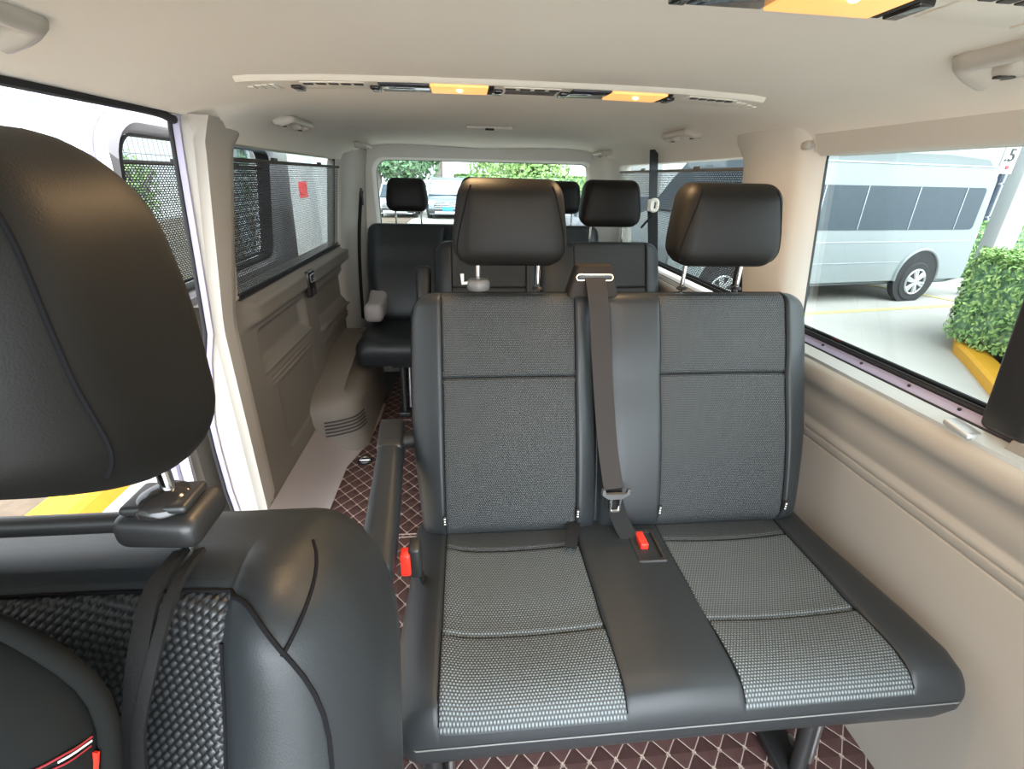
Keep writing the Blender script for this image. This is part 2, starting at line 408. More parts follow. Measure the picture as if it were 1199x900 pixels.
# header above the opening: rubber seal and painted rail
struct(MB().tube(spline([(-.778, -.5, 1.331), (-.780, .5, 1.332), (-.781, 1.0, 1.333), (-.783, 1.25, 1.333), (-.792, 1.35, 1.325)], 6), .010), 'trim_15', M['rubber'])
struct(MB().loft([[(x, y, z) for x, z in ((-.782, 1.336), (-.80, 1.337), (-.86, 1.345), (-.86, 1.40), (-.79, 1.38))] for y in (-.5, 1.5)]), 'trim_16', M['paint'], smooth=20)
# beige header strip above the right window
struct(MB().loft([[(x, y, z) for x, z in ((.722, 1.335), (.716, 1.325), (.735, 1.284), (.745, 1.277), (.80, 1.277), (.80, 1.335))] for y in (-.5, 1.175)]), 'trim_17', M['pillar_lit'], smooth=40)
struct(MB().tube([(.7165, -.5, 1.338), (.7165, 1.20, 1.338)], .003), 'trim_18', M['dark_slot'])

# ---- rear quarter panel, left: relief panel with pockets
def rr(y, z, y0, y1, z0, z1, s_=.02):
    return sm((y - y0) / s_) * sm((y1 - y) / s_) * sm((z - z0) / s_) * sm((z1 - z) / s_)
def wl(y, z):
    x = xin(z)
    x -= .028 * sm((z - .74) / .03) * sm((.845 - z) / .03) * sm((y - 1.47) / .12)
    sl = .0
    x += .030 * rr(y, z + .0 * (y - 1.6), 1.585, 2.10, .585, .735, .035)               # door pocket
    x += -.010 * rr(y, z, 1.585, 2.12, .565, .590, .012)
    x += -.022 * rr(y, z, 2.24, 2.95, .50, .545, .03) + .02 * rr(y, z, 2.24, 2.95, .545, .72, .04)
    for k in (.548, .530, .512):
        x += -.006 * math.exp(-((z - k) / .0045) ** 2) * sm((y - 1.60) / .02) * sm((2.13 - y) / .02)
    for k in (.478, .460):
        x += -.006 * math.exp(-((z - k) / .0045) ** 2) * sm((y - 2.26) / .02) * sm((2.95 - y) / .02)
    x += .006 * rr(y, z, 1.66, 2.10, .22, .50, .012)
    x += .010 * rr(y, z, 2.30, 2.95, .25, .45, .012)
    x += -.035 * sm((.20 - z) / .14)
    return x
ys = lin(1.40, 3.10, 130); zs = lin(-.03, .850, 130)
q = MB().grid(lambda y, z: (-wl(y, z), y, z), ys, zs)
nb = len(q.v)
q.add([(-.90, 1.42, -.3), (-.90, 3.10, -.3), (-.90, 3.10, .85), (-.90, 1.42, .85), (-.80, 1.42, .85), (-.80, 3.10, .85)], [(0, 1, 2, 3), (3, 2, 5, 4)])
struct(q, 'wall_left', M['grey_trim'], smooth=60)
m_ = MB(); m_.tube([(-.815, 1.50, .853), (-.815, 2.80, .853)], .007); m_.tube([(-.800, 1.50, .851), (-.800, 2.80, .851)], .004)
struct(m_, 'trim_19', M['rubber'])
# left front wall and B pillar (beside the camera)
struct(MB().loft([[(-x, y, z) for x, z in ((.80, -.02), (.81, .82), (.90, .82), (.90, -.3))] for y in (-.55, .30)]), 'wall_front_left', M['grey_trim'], smooth=30)
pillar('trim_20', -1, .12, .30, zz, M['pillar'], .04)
window(4, -1, -.5, .14)

# sloping light plastic trim between left wall and floor mat, then the wheel arch
def kick(y, t):
    xo = -.79; xi = interp([(1.3, -.655), (1.85, -.655), (2.05, -.60), (2.3, -.58)], y)
    return (lerp(xi, xo, t), y, lerp(.004, .16, t ** 1.6))
q = MB().grid(kick, lin(1.30, 2.5, 24), lin(0, 1, 10))
struct(q, 'trim_21', M['lilac_grey'], smooth=60)
arch = tag(empty('wheel_arch_cover', (-.72, 2.28, 0)), 'beige moulded wheel arch cover with a ribbed vent, at the left wall', 'wheel arch cover')
def yfr(z): return interp([(0, 1.925), (.06, 1.94), (.22, 1.945), (.26, 1.965), (.29, 2.01), (.315, 2.09), (.34, 2.21), (.36, 2.33), (.375, 2.46), (.385, 2.58)], z)
def xia(z): return -interp([(0, .592), (.12, .600), (.24, .612), (.275, .635), (.290, .69), (.34, .70), (.375, .71), (.385, .725)], z)
def asec(z, off=0):
    y = yfr(z) - off; xi = xia(z) + off; k = .10 * (1 - sm((z - .25) / .13) * .5)
    return [(-.86, y - .03, z), (-.80, y - .012, z), (-.755, y, z), (-.715, y + .012, z), (-.68, y + .028, z), (lerp(-.68, xi, .5), y + .052, z), (lerp(-.68, xi, .8), y + .085, z), (xi, y + .085 + k * .5, z), (xi, y + .10 + k, z), (xi, 2.66, z), (-.65, 2.74, z), (-.86, 2.74, z)]
MB().loft([asec(z) for z in (-.01, .03, .06, .12, .18, .22, .24, .26, .275, .29, .302, .315, .327, .34, .35, .36, .368, .375, .38, .385)]).build('arch_shell', M['grey_trim'], arch, smooth=75)
for k in range(5):
    z = .112 + k * .017
    MB().tube(spline([V(p) for p in asec(z, .0015)[2:8]], 5), .0042, 6).build('vent_rib', M['dark_slot'], arch)

# rear: D pillars, tailgate frame, rear window
for i, s_ in enumerate((-1, 1)):
    secs = []
    for z in (.0, .3, .6, .85, 1.0, 1.15, 1.25, 1.30, 1.36):
        x = xin(z)
        secs.append([(s_ * a, b, z) for a, b in ((x + .06, 2.755), (x + .008, 2.765), (x - .01, 2.79), (x - .03, 2.90), (x - .045, 2.97), (x - .10, 3.03), (x - .11, 3.10), (x + .06, 3.10))])
    struct(MB().loft(secs), 'trim_%d' % (22 + i), M['pillar_lit'] if s_ > 0 else M['pillar'], smooth=50)
def ringp(w, h, r, cz, y): return [(x, y + (1.25 - z) * .04, z) for x, z in rrect(w, h, r, 8, (0.025, cz))]
tg = MB(); tg.loft([ringp(.84, .78, .02, .67, 3.02), ringp(.70, .29, .09, 1.045, 3.015), ringp(.655, .262, .08, 1.045, 3.02), ringp(.64, .250, .075, 1.045, 3.05), ringp(.64, .250, .075, 1.045, 3.12), ringp(.84, .78, .02, .67, 3.14)], cap=False)
struct(tg, 'wall_rear', M['pillar_lit'], smooth=50)
wr = tag(empty('window_5', (0, 0, 0)), kind='structure')
m_ = MB(); a = ringp(.645, .255, .075, 1.045, 3.075); b = ringp(.636, .246, .07, 1.045, 3.075); c = ringp(.636, .246, .07, 1.045, 3.09)
m_.loft([a, b, c], cap=False); m_.build('window_frame', M['steel_dark'], wr)
m_ = MB(); b = ringp(.64, .25, .07, 1.045, 3.085); m_.add(b, [tuple(range(len(b)))]); m_.build('pane', M['glass_rear'], wr, smooth=0)
m_ = MB()
for k in range(9): z = .86 + k * .045; m_.tube([(-.58, 3.08 + (1.25 - z) * .04, z), (.63, 3.08 + (1.25 - z) * .04, z)], .0006, 4)
m_.build('heating_wire', M['dark_slot'], wr)

# ---- open sliding door outside the left rear window
dr = tag(empty('door_1', (-1.0, 1.36, -.3)), kind='structure')
def dx(z): return interp([(-.35, 1.02), (.3, 1.035), (.80, 1.03), (1.10, .995), (1.30, .965), (1.36, .95)], z)
def dP(y, z, off): return (-(dx(z) + off), y, z)
y0, y1, z0, z1 = 1.355, 2.62, -.32, 1.352
o_ = rrect((y1 - y0) / 2, (z1 - z0) / 2, .10, 8, ((y0 + y1) / 2, (z0 + z1) / 2))
wi = rrect(.50, .225, .06, 8, (1.91, 1.075)); wo = rrect(.53, .25, .09, 8, (1.91, 1.075))
d = MB()
# inner skin (with hole), window reveal, outer skin, edge
d.loft([[dP(y, z, -.012) for y, z in o_], [dP(y, z, -.018) for y, z in wo], [dP(y, z, .004) for y, z in wi], [dP(y, z, .05) for y, z in wi], [dP(y, z, .085) for y, z in wo], [dP(y, z, .085) for y, z in o_], [dP(y, z, -.012) for y, z in o_]], cap=False)
d.build('door_frame', M['paint'], dr, smooth=35)
g = MB(); g.add([dP(y, z, .055) for y, z in wi], [tuple(range(len(wi)))]); g.build('pane', M['glass'], dr, smooth=0)
f = MB(); wj = rrect(.496, .221, .055, 8, (1.91, 1.075))
f.loft([[dP(y, z, .0) for y, z in wi], [dP(y, z, -.006) for y, z in wj], [dP(y, z, .05) for y, z in wj]], cap=False); f.build('window_seal', M['rubber'], dr)
tp = rrect(.56, .47, .06, 6, (1.97, .27)); tq = rrect(.585, .495, .08, 6, (1.97, .27))
f = MB(); f.loft([[dP(y, z, -.012) for y, z in tq], [dP(y, z, -.035) for y, z in tp]]); f.build('door_trim', M['grey_trim'], dr)
f = MB(); f.tube([dP(y, z, .03) for y, z in rrect((y1 - y0) / 2 + .006, (z1 - z0) / 2 + .006, .10, 8, ((y0 + y1) / 2, (z0 + z1) / 2))], .012, 8, closed=True); f.build('door_seal', M['lilac'], dr)

def sunshade(label, side, y0, y1, zrod, zbot, xf, off, mat, bow=0, rodr=.006, fold=False):
    t = tag(empty('sunshade', (side * xf(zbot), (y0 + y1) / 2, zbot)), label, 'sunshade', 'window sunshades')
    n = MB(); us = lin(y0, y1, 40); vs = lin(zbot, zrod, 16)
    n.grid(lambda y, z: (side * (xf(z) - off), y, z - bow * math.sin(pi * (y - y0) / (y1 - y0)) * 0), us, vs)
    n.build('netting', mat, t)
    MB().tube([(side * (xf(zrod) - off), y0 - .01, zrod), (side * (xf(zrod) - off), y1 + .01, zrod)], rodr, 10).build('rod', M['grey_trim'] if side > 0 else M['dark_slot'], t)
    MB().rbox((side * (xf(zbot) - off - .002), (y0 + y1) / 2, zbot + .003), (.009, y1 - y0, .009), .003, 2).build('roller_case', M['black'], t)
    for yy in (lerp(y0, y1, .28), lerp(y0, y1, .72)):
        h = MB(); h.rbox((side * (xf(zrod) - off - .002), yy, zrod + .006), (.008, .05, .016), .003, 2)
        h.build('hook', M['grey_trim'] if side > 0 else M['dark_slot'], t)
    if side < 0 and fold:
        MB().rbox((side * (xf(1.05) - off), y1 + .0, (zrod + zbot) / 2), (.004, .03, zrod - zbot), .0015, 1, fn=lambda u, p: (p.x - side * -.033 * u.z * 0, p.y, p.z)).build('hem', M['black'], t)
    return t
sunshade('black net sunshade with its rod on the right rear side window', 1, 1.47, 2.78, 1.252, .86, xglass, .022, M['net'])
sunshade('black net sunshade with its rod on the left rear side window', -1, 1.51, 2.76, 1.245, .862, xglass, .022, M['net'])
sunshade('black net sunshade drawn across the window of the open sliding door', -1, 1.45, 2.42, 1.232, .868, dx, -.03, M['net_dark'])

# ================================================================== SEATS
def qp(t): t = max(0, min(1, t)); return math.sqrt(max(0, 1 - (1 - t) ** 2))
def segs(brk, fine, n, R):
    """sample positions: fine near the outer edges, near every seam, coarser between"""
    out = set()
    a, b = brk[0], brk[-1]
    for k in (0, .02, .07, .15, .27, .42, .6, .8, 1): out.add(round(a + R * k, 6)); out.add(round(b - R * k, 6))
    for s_ in brk[1:-1]:
        for d in (-.012, -.006, -.0025, 0, .0025, .006, .012): out.add(round(s_ + d, 6))
    k = int((b - a) / n)
    for i in range(1, k):
        x = a + (b - a) * i / k
        if min(abs(x - o) for o in out) > n * .45: out.add(round(x, 6))
    return sorted(o for o in out if a - 1e-9 <= o <= b + 1e-9)
def cushion(O, es, en, L, xs_brk, s_brk, xl, xr, dep, R, Rs, T, regions, seamx, n=.03, ex=V((1, 0, 0)), tin=.012, taper=None):
    """an upholstered slab. nominal columns xs (breaks at seams) are warped between xl(s) and xr(s).
    regions = [(x0,x1,s0,s1,key)] nominal; returns dict key->MB, '' is the shell"""
    O, es, en = V(O), V(es).normalized(), V(en).normalized()
    xs = segs(xs_brk, 0, n, R); ss = segs(s_brk, 0, n, min(Rs[0], Rs[1]))
    A, B = xs_brk[0], xs_brk[-1]
    def pos(x, s):
        # warp only outer columns
        w0, w1 = xl(s), xr(s); X = x
        i0, i1 = xs_brk[1], xs_brk[-2]
        if x < i0: X = lerp(w0, i0, (x - A) / (i0 - A))
        elif x > i1: X = lerp(i1, w1, (x - i1) / (B - i1))
        px = qp(min(x - A, B - x) / R)
        ps = min(qp(s / Rs[0]) if Rs[0] else 1, qp((L - s) / Rs[1]) if Rs[1] else 1)
        h = dep(x, s)
        g = 0
        for sx in seamx: g += .0035 * math.exp(-((x - sx) / .0032) ** 2)
        for (sx0, sx1, s0) in [(r[0], r[1], r[2]) for r in regions] + [(r[0], r[1], r[3]) for r in regions]:
            if sx0 <= x <= sx1 and 0.02 < s0 < L - .02: g += .0035 * math.exp(-((s - s0) / .0032) ** 2)
        h = (h - g) * px * ps
        return O + ex * X + es * s + en * h
    mbs = {'': MB()}
    for r in regions: mbs.setdefault(r[4], MB())
    P = [[pos(x, s) for x in xs] for s in ss]
    cell = {}
    for j in range(len(ss) - 1):
        for i in range(len(xs) - 1):
            cx, cs = (xs[i] + xs[i + 1]) / 2, (ss[j] + ss[j + 1]) / 2; key = ''
            for r in regions:
                if r[0] < cx < r[1] and r[2] < cs < r[3]: key = r[4]
            cell.setdefault(key, []).append((i, j))
    for key, cl in cell.items():
        idx = {}; vs = []; uv = []; fs = []
        def g(i, j):
            if (i, j) not in idx: idx[(i, j)] = len(vs); vs.append(P[j][i]); uv.append((xs[i], ss[j]))
            return idx[(i, j)]
        for (i, j) in cl: fs.append((g(i, j), g(i + 1, j), g(i + 1, j + 1), g(i, j + 1)))
        if key == '':
            m, n_ = len(ss), len(xs)
            loop = [(i, 0) for i in range(n_)] + [(n_ - 1, j) for j in range(1, m)] + [(i, m - 1) for i in range(n_ - 2, -1, -1)] + [(0, j) for j in range(m - 2, 0, -1)]
            cen = sum((P[j][i] for i, j in loop), V((0, 0, 0))) / len(loop)
            rings = [[g(i, j) for i, j in loop]]
            for (dd, ins) in ((-T * .35, -.004), (-T * .7, 0), (-T * .93, tin * .5), (-T, tin * 1.6)):
                row = []
                for (i, j) in loop:
                    p = P[j][i]; v = (p - cen); v -= en * v.dot(en); p2 = p + en * dd - v.normalized() * ins
                    if taper: p2 = taper(p2, -dd / T)
                    row.append(len(vs)); vs.append(p2); uv.append((xs[i], ss[j]))
                rings.append(row)
            for a, b in zip(rings, rings[1:]):
                for k in range(len(a)): fs.append((a[k], a[(k + 1) % len(a)], b[(k + 1) % len(a)], b[k]))
            fs.append(tuple(rings[-1]))
        mbs[key].add(vs, fs, 0, uv)
    mbs['pos'] = pos
    return mbs

def headrest(parent, c, size, lean=.0, seam=True, mat='leather_soft', r=.045, posts=.072, plen=.12, bulge=.012, postlen_dir=(0, .03, -1), shape=0, post_top=.02, py=.008):
    """padded headrest with side seams on two chrome posts; size = (width, depth, height)"""
    w, dd, h = [a / 2 for a in size]; cx, cy, cz = c
    hr = empty('headrest', c); hr.parent = parent; hr.location = V(c) - parent_world(parent)
    def fn(u, p):
        x, y, z = p
        if shape == 0:
            x *= 1 - .10 * sm((u.z + .45) / 1.4) - .05 * sm((-u.z - .5) / .5)
            x *= 1 - .05 * (u.y > 0) * u.y
        if shape == 1:     # fuller, egg-like side view
            y *= 1 - .22 * sm((u.z + .1) / 1.1)
            z += .050 * max(0, -u.z) * sm((-u.y + .4) / 1.4)
            x *= 1 - .03 * sm(u.z)
        y += -bulge * (1 - u.x * u.x) * (1 - u.z * u.z) * (1 if u.y < 0 else -.8)
        y += lean * z
        return V((x, y, z))
    m = MB(); m.rbox((0, 0, 0), size, r, 8, fn=fn, flat=6)
    m.v = [tuple(V(v) + V(c)) for v in m.v]
    m.build('headrest_pad', M[mat], hr, smooth=70)
    if seam:
        rr_ = min(r, dd * .999)
        for s_ in (-1, 1):
            pts = []
            for k in range(23):
                q_ = k / 22; z = lerp(-.93, .93, q_) * h; y = -dd * (1 - .78 * rr_ / dd); x = s_ * w
                core = V((s_ * (w - rr_), y if abs(y) < dd - rr_ else -(dd - rr_), max(-(h - rr_), min(h - rr_, z))))
                th = lerp(.55, 1.30, q_) if shape == 0 else lerp(.26, .55, q_)
                d = V((s_ * rr_ * math.cos(th), -rr_ * math.sin(th), z - core.z)).normalized() * rr_
                p = core + d; u = V((p.x / w, p.y / dd, p.z / h)); pts.append(V(fn(u, p)) + V(c))
            sm_ = MB(); sm_.tube(pts, .0016 if shape == 0 else .0013, 6)
            if shape == 0: sm_.tube([p + V((s_ * .001, .004, 0)) for p in pts], .0009, 6, mi=1)
            sm_.build('seam', [M['seam'], M['piping']], hr)
    for s_ in (-1, 1):
        a = V((cx + s_ * posts, cy + py, cz - h + post_top)); d = V(postlen_dir).normalized()
        MB().tube([a, a + d * plen], .0052, 12).build('post', M['chrome'], hr)
    return hr

def seat_bench(name, label, cat, group, x0, x1, inserts, gaps, origin, detail=True, Ltop=.57, rest=None, depth=.50):
    """bench facing -y. origin = (0, y of the front cushion edge, 0); x0,x1 backrest sides; inserts [(a,b)]"""
    oy = origin
    b = tag(empty(name, ((x0 + x1) / 2, oy + .25, 0)), label, cat, group)
    es = V((0, .325, .946)); en = V((0, -.946, .325))
    L = Ltop
    def xl(s):
        t = s / L; x = x0 + .004 - .006 * math.sin(pi * t) + .012 * (1 - sm(t / .5))
        rc = .055; d = L - s
        if d < rc: x += rc - math.sqrt(max(0, rc * rc - (rc - d) ** 2))
        if s < .03: x += .03 - math.sqrt(max(0, .03 ** 2 - (.03 - s) ** 2))
        return x
    def xr(s): return x0 + x1 - xl(s)
    seamx = [v for p in inserts for v in p]
    brk = [x0] + sorted(seamx + gaps) + [x1]
    hs = L * .66
    def dep(x, s):
        t = s / L
        d = .048 + .012 * math.sin(pi * min(1, t / .62)) * (1 if t < .62 else 0)
        for a, c in inserts:                       # seat surface slightly dished, bolsters raised
            if a <= x <= c: d += -.006 - .006 * math.sin(pi * (x - a) / (c - a)) + .004 * math.exp(-((s - hs) / .03) ** 2) * 0
        d += .010 * math.exp(-((x - x0 - .07) / .03) ** 2) + .010 * math.exp(-((x - x1 + .07) / .03) ** 2)
        for g_ in gaps: d -= .030 * math.exp(-((x - g_) / .010) ** 2) * sm((L * .97 - s) / .05) + .006 * math.exp(-((x - g_) / .03) ** 2)
        if t > .72: d -= .010 * sm((t - .72) / .28)
        return d
    reg = []
    for a, c in inserts: reg += [(a, c, .012, hs, 'lo'), (a, c, hs, L - .010, 'hi')]
    cu = cushion((0, oy + .445, .43), es, en, L, brk, [0, hs, L], xl, xr, dep, .045, (.05, .035), .075, reg, seamx, tin=.01)
    bk = cu[''].build('backrest', M['leather'], b, smooth=75)
    if inserts:
        # one insert object for each seat place
        for a, c in inserts:
            m = MB(); src = [cu['lo'], cu['hi']]
            for sct in src:
                keep = [f for f in sct.f if all(a - 1e-4 <= sct.uv[i][0] <= c + 1e-4 for i in f)]
                ids = sorted({i for f in keep for i in f}); mp = {i: k for k, i in enumerate(ids)}
                m.add([sct.v[i] for i in ids], [tuple(mp[i] for i in f) for f in keep], 0, [sct.uv[i] for i in ids])
            m.build('backrest_insert', M['fabric'], bk, smooth=75)
    pos = cu['pos']
    if detail:
        st = MB()
        for sx in seamx: st.tube([pos(sx, s) + en * .0012 for s in lin(.02, L - .015, 30)], .0013, 5)
        for a, c in inserts: st.tube([pos(x, hs) + en * .0010 for x in lin(a, c, 12)], .0010, 5)
        st.build('stitching', M['seam'], bk)
        pp = MB(); top = []
        for x in lin(x0 + .0, x1 - .0, 60): top.append(pos(x, L) - en * .001)
        pp.tube([pos(x0, s) for s in lin(L - .30, L, 24)] + top + [pos(x1, s) for s in lin(L, L - .30, 24)], .0022, 6)
        pp.build('piping', M['seam'], bk)
        for a, c in inserts:
            for xx in (a - .002, c + .002):
                fl_ = MB(); fl_.rbox(pos(xx, .055) + en * .004, (.008, .004, .026), .001, 1)
                for q_ in range(3): fl_.rbox(pos(xx, .055) + en * .0065 + V((0, 0, -.007 + .007 * q_)), (.004, .001, .0035), .0004, 1, mi=1)
                fl_.build('cloth_tag', [M['black'], M['white']], bk)
    # rear shell of the backrest
    sh = MB()
    c0 = V((0, oy + .445, .43)) - en * .085
    sh.rbox((0, 0, 0), (x1 - x0 - .03, .03, L - .03), .012, 3)
    ang = math.atan2(.325, .946)
    R_ = Matrix.Rotation(-ang, 3, 'X')
    cc = c0 + es * (L / 2) + V(((x0 + x1) / 2, 0, 0))
    sh.v = [tuple(R_ @ V(v) + cc) for v in sh.v]; sh.build('back_shell', M['black'], b)
    # ---------------- seat cushion
    xA, xB = x0 - .010, x1 + .058
    Lc = depth
    def cl(s):
        x = xA + .012 * sm(s / Lc) * 0
        d = s; rc = .07
        x += .004 * (1 - math.sin(pi * min(1, (s + .02) / (Lc * .7))))
        if d < rc: x += (rc - math.sqrt(max(0, rc * rc - (rc - d) ** 2))) * .6
        return x
    def cr(s):
        x = xB - .042 * sm(s / Lc); rc = .07
        if s < rc: x -= (rc - math.sqrt(max(0, rc * rc - (rc - s) ** 2))) * .6
        return x
    s1, s2 = .155, .375
    def depc(x, s):
        d = .058 - .006 * sm((s - .1) / .3)
        for a, c in inserts:
            if a <= x <= c:
                d += -.004 - .008 * math.sin(pi * (x - a) / (c - a)) * sm(s / .15)
                d += .006 * math.exp(-((s - .08) / .07) ** 2) - .004 * math.exp(-((s - s1 - .03) / .03) ** 2)
        d += .012 * math.exp(-((x - xA - .075) / .035) ** 2) + .012 * math.exp(-((x - xB + .085) / .035) ** 2)
        for i in range(len(inserts) - 1):
            mid = (inserts[i][1] + inserts[i + 1][0]) / 2; d += .006 * math.exp(-((x - mid) / .06) ** 2)
        return d
    brk = [xA] + sorted([v for p in inserts for v in p]) + [xB]
    reg = []
    for a, c in inserts: reg += [(a, c, .006, s1, 'a'), (a, c, s1, s2, 'a2'), (a, c, s2, Lc - .01, 'b')]
    cu = cushion((0, oy, .392), (0, 1, .012), (0, -.012, 1), Lc, brk, [0, s1, s2, Lc], cl, cr, depc, .05, (.055, .03), .075, reg, seamx, tin=.012,
                 taper=lambda p, t: p + V((0, .014 * sm(t) * (1 if p.y < oy + .1 else 0), 0)))
    sc_ = cu[''].build('seat_cushion', M['leather'], b, smooth=75)
    for a, c in inserts:
        for keys, mt in ((('a', 'a2'), 'fabric_seat'), (('b',), 'fabric')):
            m = MB()
            for sct in (cu[k] for k in keys):
                keep = [f for f in sct.f if all(a - 1e-4 <= sct.uv[i][0] <= c + 1e-4 for i in f)]
                ids = sorted({i for f in keep for i in f}); mp = {i: k for k, i in enumerate(ids)}
                m.add([sct.v[i] for i in ids], [tuple(mp[i] for i in f) for f in keep], 0, [sct.uv[i] for i in ids])
            m.build('seat_insert', M[mt], sc_, smooth=75)
    pos = cu['pos']
    if detail:
        st = MB(); up = V((0, 0, 1))
        for sx in seamx: st.tube([pos(sx, s) + up * .001 for s in lin(.01, Lc - .04, 30)], .0014, 5)
        for a, c in inserts:
            for s_ in (s1, s2): st.tube([pos(x, s_) + up * .0008 for x in lin(a, c, 12)], .0009, 5)
        st.build('stitching', M['seam'], sc_)
        pp = MB(); pp.tube([pos(xA, s) for s in lin(.3, 0, 24)] + [pos(x, 0) + V((0, -.001, .0)) for x in lin(xA, xB, 60)] + [pos(xB, s) for s in lin(0, .2, 16)], .0013, 6)
        pp.build('piping', M['piping'], sc_)
    # frame and legs
    fr = MB(); zt = .315
    fr.rbox(((x0 + x1) / 2, oy + .27, zt), (x1 - x0 - .02, .42, .03), .01, 2)
    fr.build('seat_frame', M['black'], b)
    for lx in (-.185, .60) if x0 > -.5 else (-.45, .60):
        lg = MB(); lg.tube([(lx, oy + .12, .31), (lx, oy + .09, .02)], .016, 12); lg.tube([(lx + .035, oy + .13, .31), (lx + .03, oy + .10, .05), (lx + .03, oy + .16, .025)], .009, 10, mi=1)
        lg.rbox((lx, oy + .12, .018), (.07, .13, .03), .008, 2); lg.rbox((lx, oy + .12, .305), (.10, .12, .03), .008, 2)
        lg.build('leg', [M['black'], M['steel']], b)
        lg = MB(); lg.tube([(lx, oy + .40, .31), (lx, oy + .46, .02)], .018, 12); lg.rbox((lx, oy + .45, .018), (.07, .13, .03), .008, 2)
        lg.build('leg', M['black'], b)
    return b

# second row
INS = [(-.160, .143), (.345, .650)]
bench = seat_bench('double_seat_bench', 'dark leather double bench with grey woven inserts, nearest the camera on the right', 'bench seat', 'double benches', -.232, .722, INS, [.197], .452)
headrest(bench, (-.004, 1.115, 1.122), (.256, .120, .182), lean=.10, r=.040, plen=.15, posts=.0715)
headrest(bench, (.502, 1.115, 1.122), (.256, .120, .182), lean=.10, r=.040, plen=.15, posts=.0715)
# belt outlet, buckles
def bf(z, off=0): return .897 + (z - .43) * .3436 - .052 - off      # y of the backrest's front surface
o_ = MB()
secs = []
for z, hw, yy, th in ((.962, .060, 1.078, .05), (.975, .058, 1.078, .05), (1.028, .044, 1.080, .04), (1.034, .042, 1.082, .034)):
    secs.append([(.188 + x, yy + y, z) for x, y in rrect(hw, th / 2, .008, 3)])
o_.loft(secs); ou = o_.build('belt_outlet', M['plate'], bench)
o_ = MB(); o_.tube([(.188 + x, 1.0545 + (z - 1.0) * .10, z) for x, z in rrect(.042, .0065, .006, 5, (0, 1.010))], .0016, 6, closed=True); o_.build('slot_rim', M['brass'], ou)
o_ = MB(); o_.rbox((.188, 1.058, 1.010), (.078, .012, .011), .002, 1); o_.build('slot', M['black'], ou)
def buckle(parent, c, rot=0, s_=1):
    b = MB(); b.rbox(c, (.036, .022, .075), .006, 3); o = b.build('buckle', M['black'], parent)
    b = MB(); b.rbox((c[0], c[1] - .009, c[2] + .022), (.026, .012, .034), .003, 2); b.build('release_button', M['red'], o); return o
# red buckle in its moulded well between the two places
well = MB()
wl_ = [[(x, y, z) for x, y in rrect(w_, h_, .006, 4, (.292, .800))] for (w_, h_, z) in ((.034, .052, .440), (.034, .052, .454), (.031, .049, .457), (.025, .042, .456), (.024, .041, .445))]
well.loft(wl_); wo_ = well.build('buckle_well', M['black'], bench)
m_ = MB(); m_.rbox((.286, .812, .458), (.018, .045, .016), .003, 2); m_.build('release_button', M['red'], wo_)
# buckle on the aisle side of the bench
def side_buckle(par, x, y, z):
    b = MB(); b.rbox((x + .008, y + .004, z), (.022, .040, .072), .007, 3); o = b.build('buckle', M['black'], par)
    b = MB(); b.strap([(x + .010, y + .012, z - .03), (x + .016, y + .05, z - .12), (x + .05, y + .10, z - .20)], V((0, 1, .3)), .022, .004); b.build('buckle_stalk', M['belt_dark'], par)
    b = MB(); b.rbox((x - .009, y - .008, z + .002), (.019, .026, .050), .004, 2); b.build('release_button', M['red'], o)
side_buckle(bench, -.218, .70, .545)
# pull loop between cushion and backrest
m_ = MB(); m_.strap([(.150, .90, .462), (.135, .85, .475), (.118, .80, .458)], V((1, .25, 0)), .026, .003); m_.build('pull_strap', M['belt_dark'], bench)
# armrest folded forward on the aisle side
def armrest(parent, dy=0, up=False):
    if not up: a0, a1 = V((-.288, 1.025 + dy, .640)), V((-.274, .640 + dy, .560))
    else: a0, a1 = V((-.285, 1.03 + dy, .60)), V((-.285, 1.12 + dy, .86))
    d = (a1 - a0); Ln = d.length; d.normalize()
    x = V((1, 0, 0)); x = (x - d * x.dot(d)).normalized(); n_ = x.cross(d)
    def fr(m, c, size, r, fn=None, n=4):
        s0 = len(m.v); m.rbox((0, 0, 0), size, r, n, fn=fn, flat=5)
        for i in range(s0, len(m.v)):
            v = V(m.v[i]); m.v[i] = tuple(c + x * v.x + d * v.y + n_ * v.z)
    m = MB(); fr(m, (a0 + a1) / 2 + d * .02, (.062, Ln - .04, .062), .018, lambda u, p: V((p.x * (1 + .10 * u.y - .06 * u.y * u.y), p.y, p.z * (1 - .12 * u.y) + .006 * (1 - u.y * u.y))))
    ar = m.build('armrest', M['leather'], parent, smooth=60)
    m = MB(); fr(m, a0 + d * .035, (.058, .10, .066), .009, n=3); m.tube([a0 + d * .03, a0 + d * .03 + V((.075, 0, 0))], .02, 14); m.build('hinge', M['black'], ar)
armrest(bench)

# third row: same bench further back; the armrest there is folded up
b3 = tag(empty('double_seat_bench', (.245, 1.652, 0)), 'dark leather double bench, partly hidden behind the nearest bench', 'bench seat', 'double benches')
for ch in children(bench):
    k = ch.name.split('.')[0]
    if k in ('armrest', 'pull_strap', 'belt_outlet'): continue
    c_ = copy_tree(ch, b3)
armrest(b3, .95, True)

# fourth row: full-width bench with three headrests
b4 = seat_bench('rear_seat_bench', 'dark leather full-width bench in front of the rear window', 'bench seat', None, -.662, .690, [], [-.22, .24], 2.265, detail=False, Ltop=.56)
for x in (-.427, .015, .455): headrest(b4, (x, 2.91, 1.112), (.235, .10, .178), lean=.10, r=.042, plen=.13, seam=False)
m_ = MB(); m_.rbox((-.60, 2.62, .535), (.10, .26, .10), .03, 4, fn=lambda u, p: (p.x, p.y, p.z + .04 * sm(u.y))); m_.build('side_cover', M['lilac_grey'], b4)

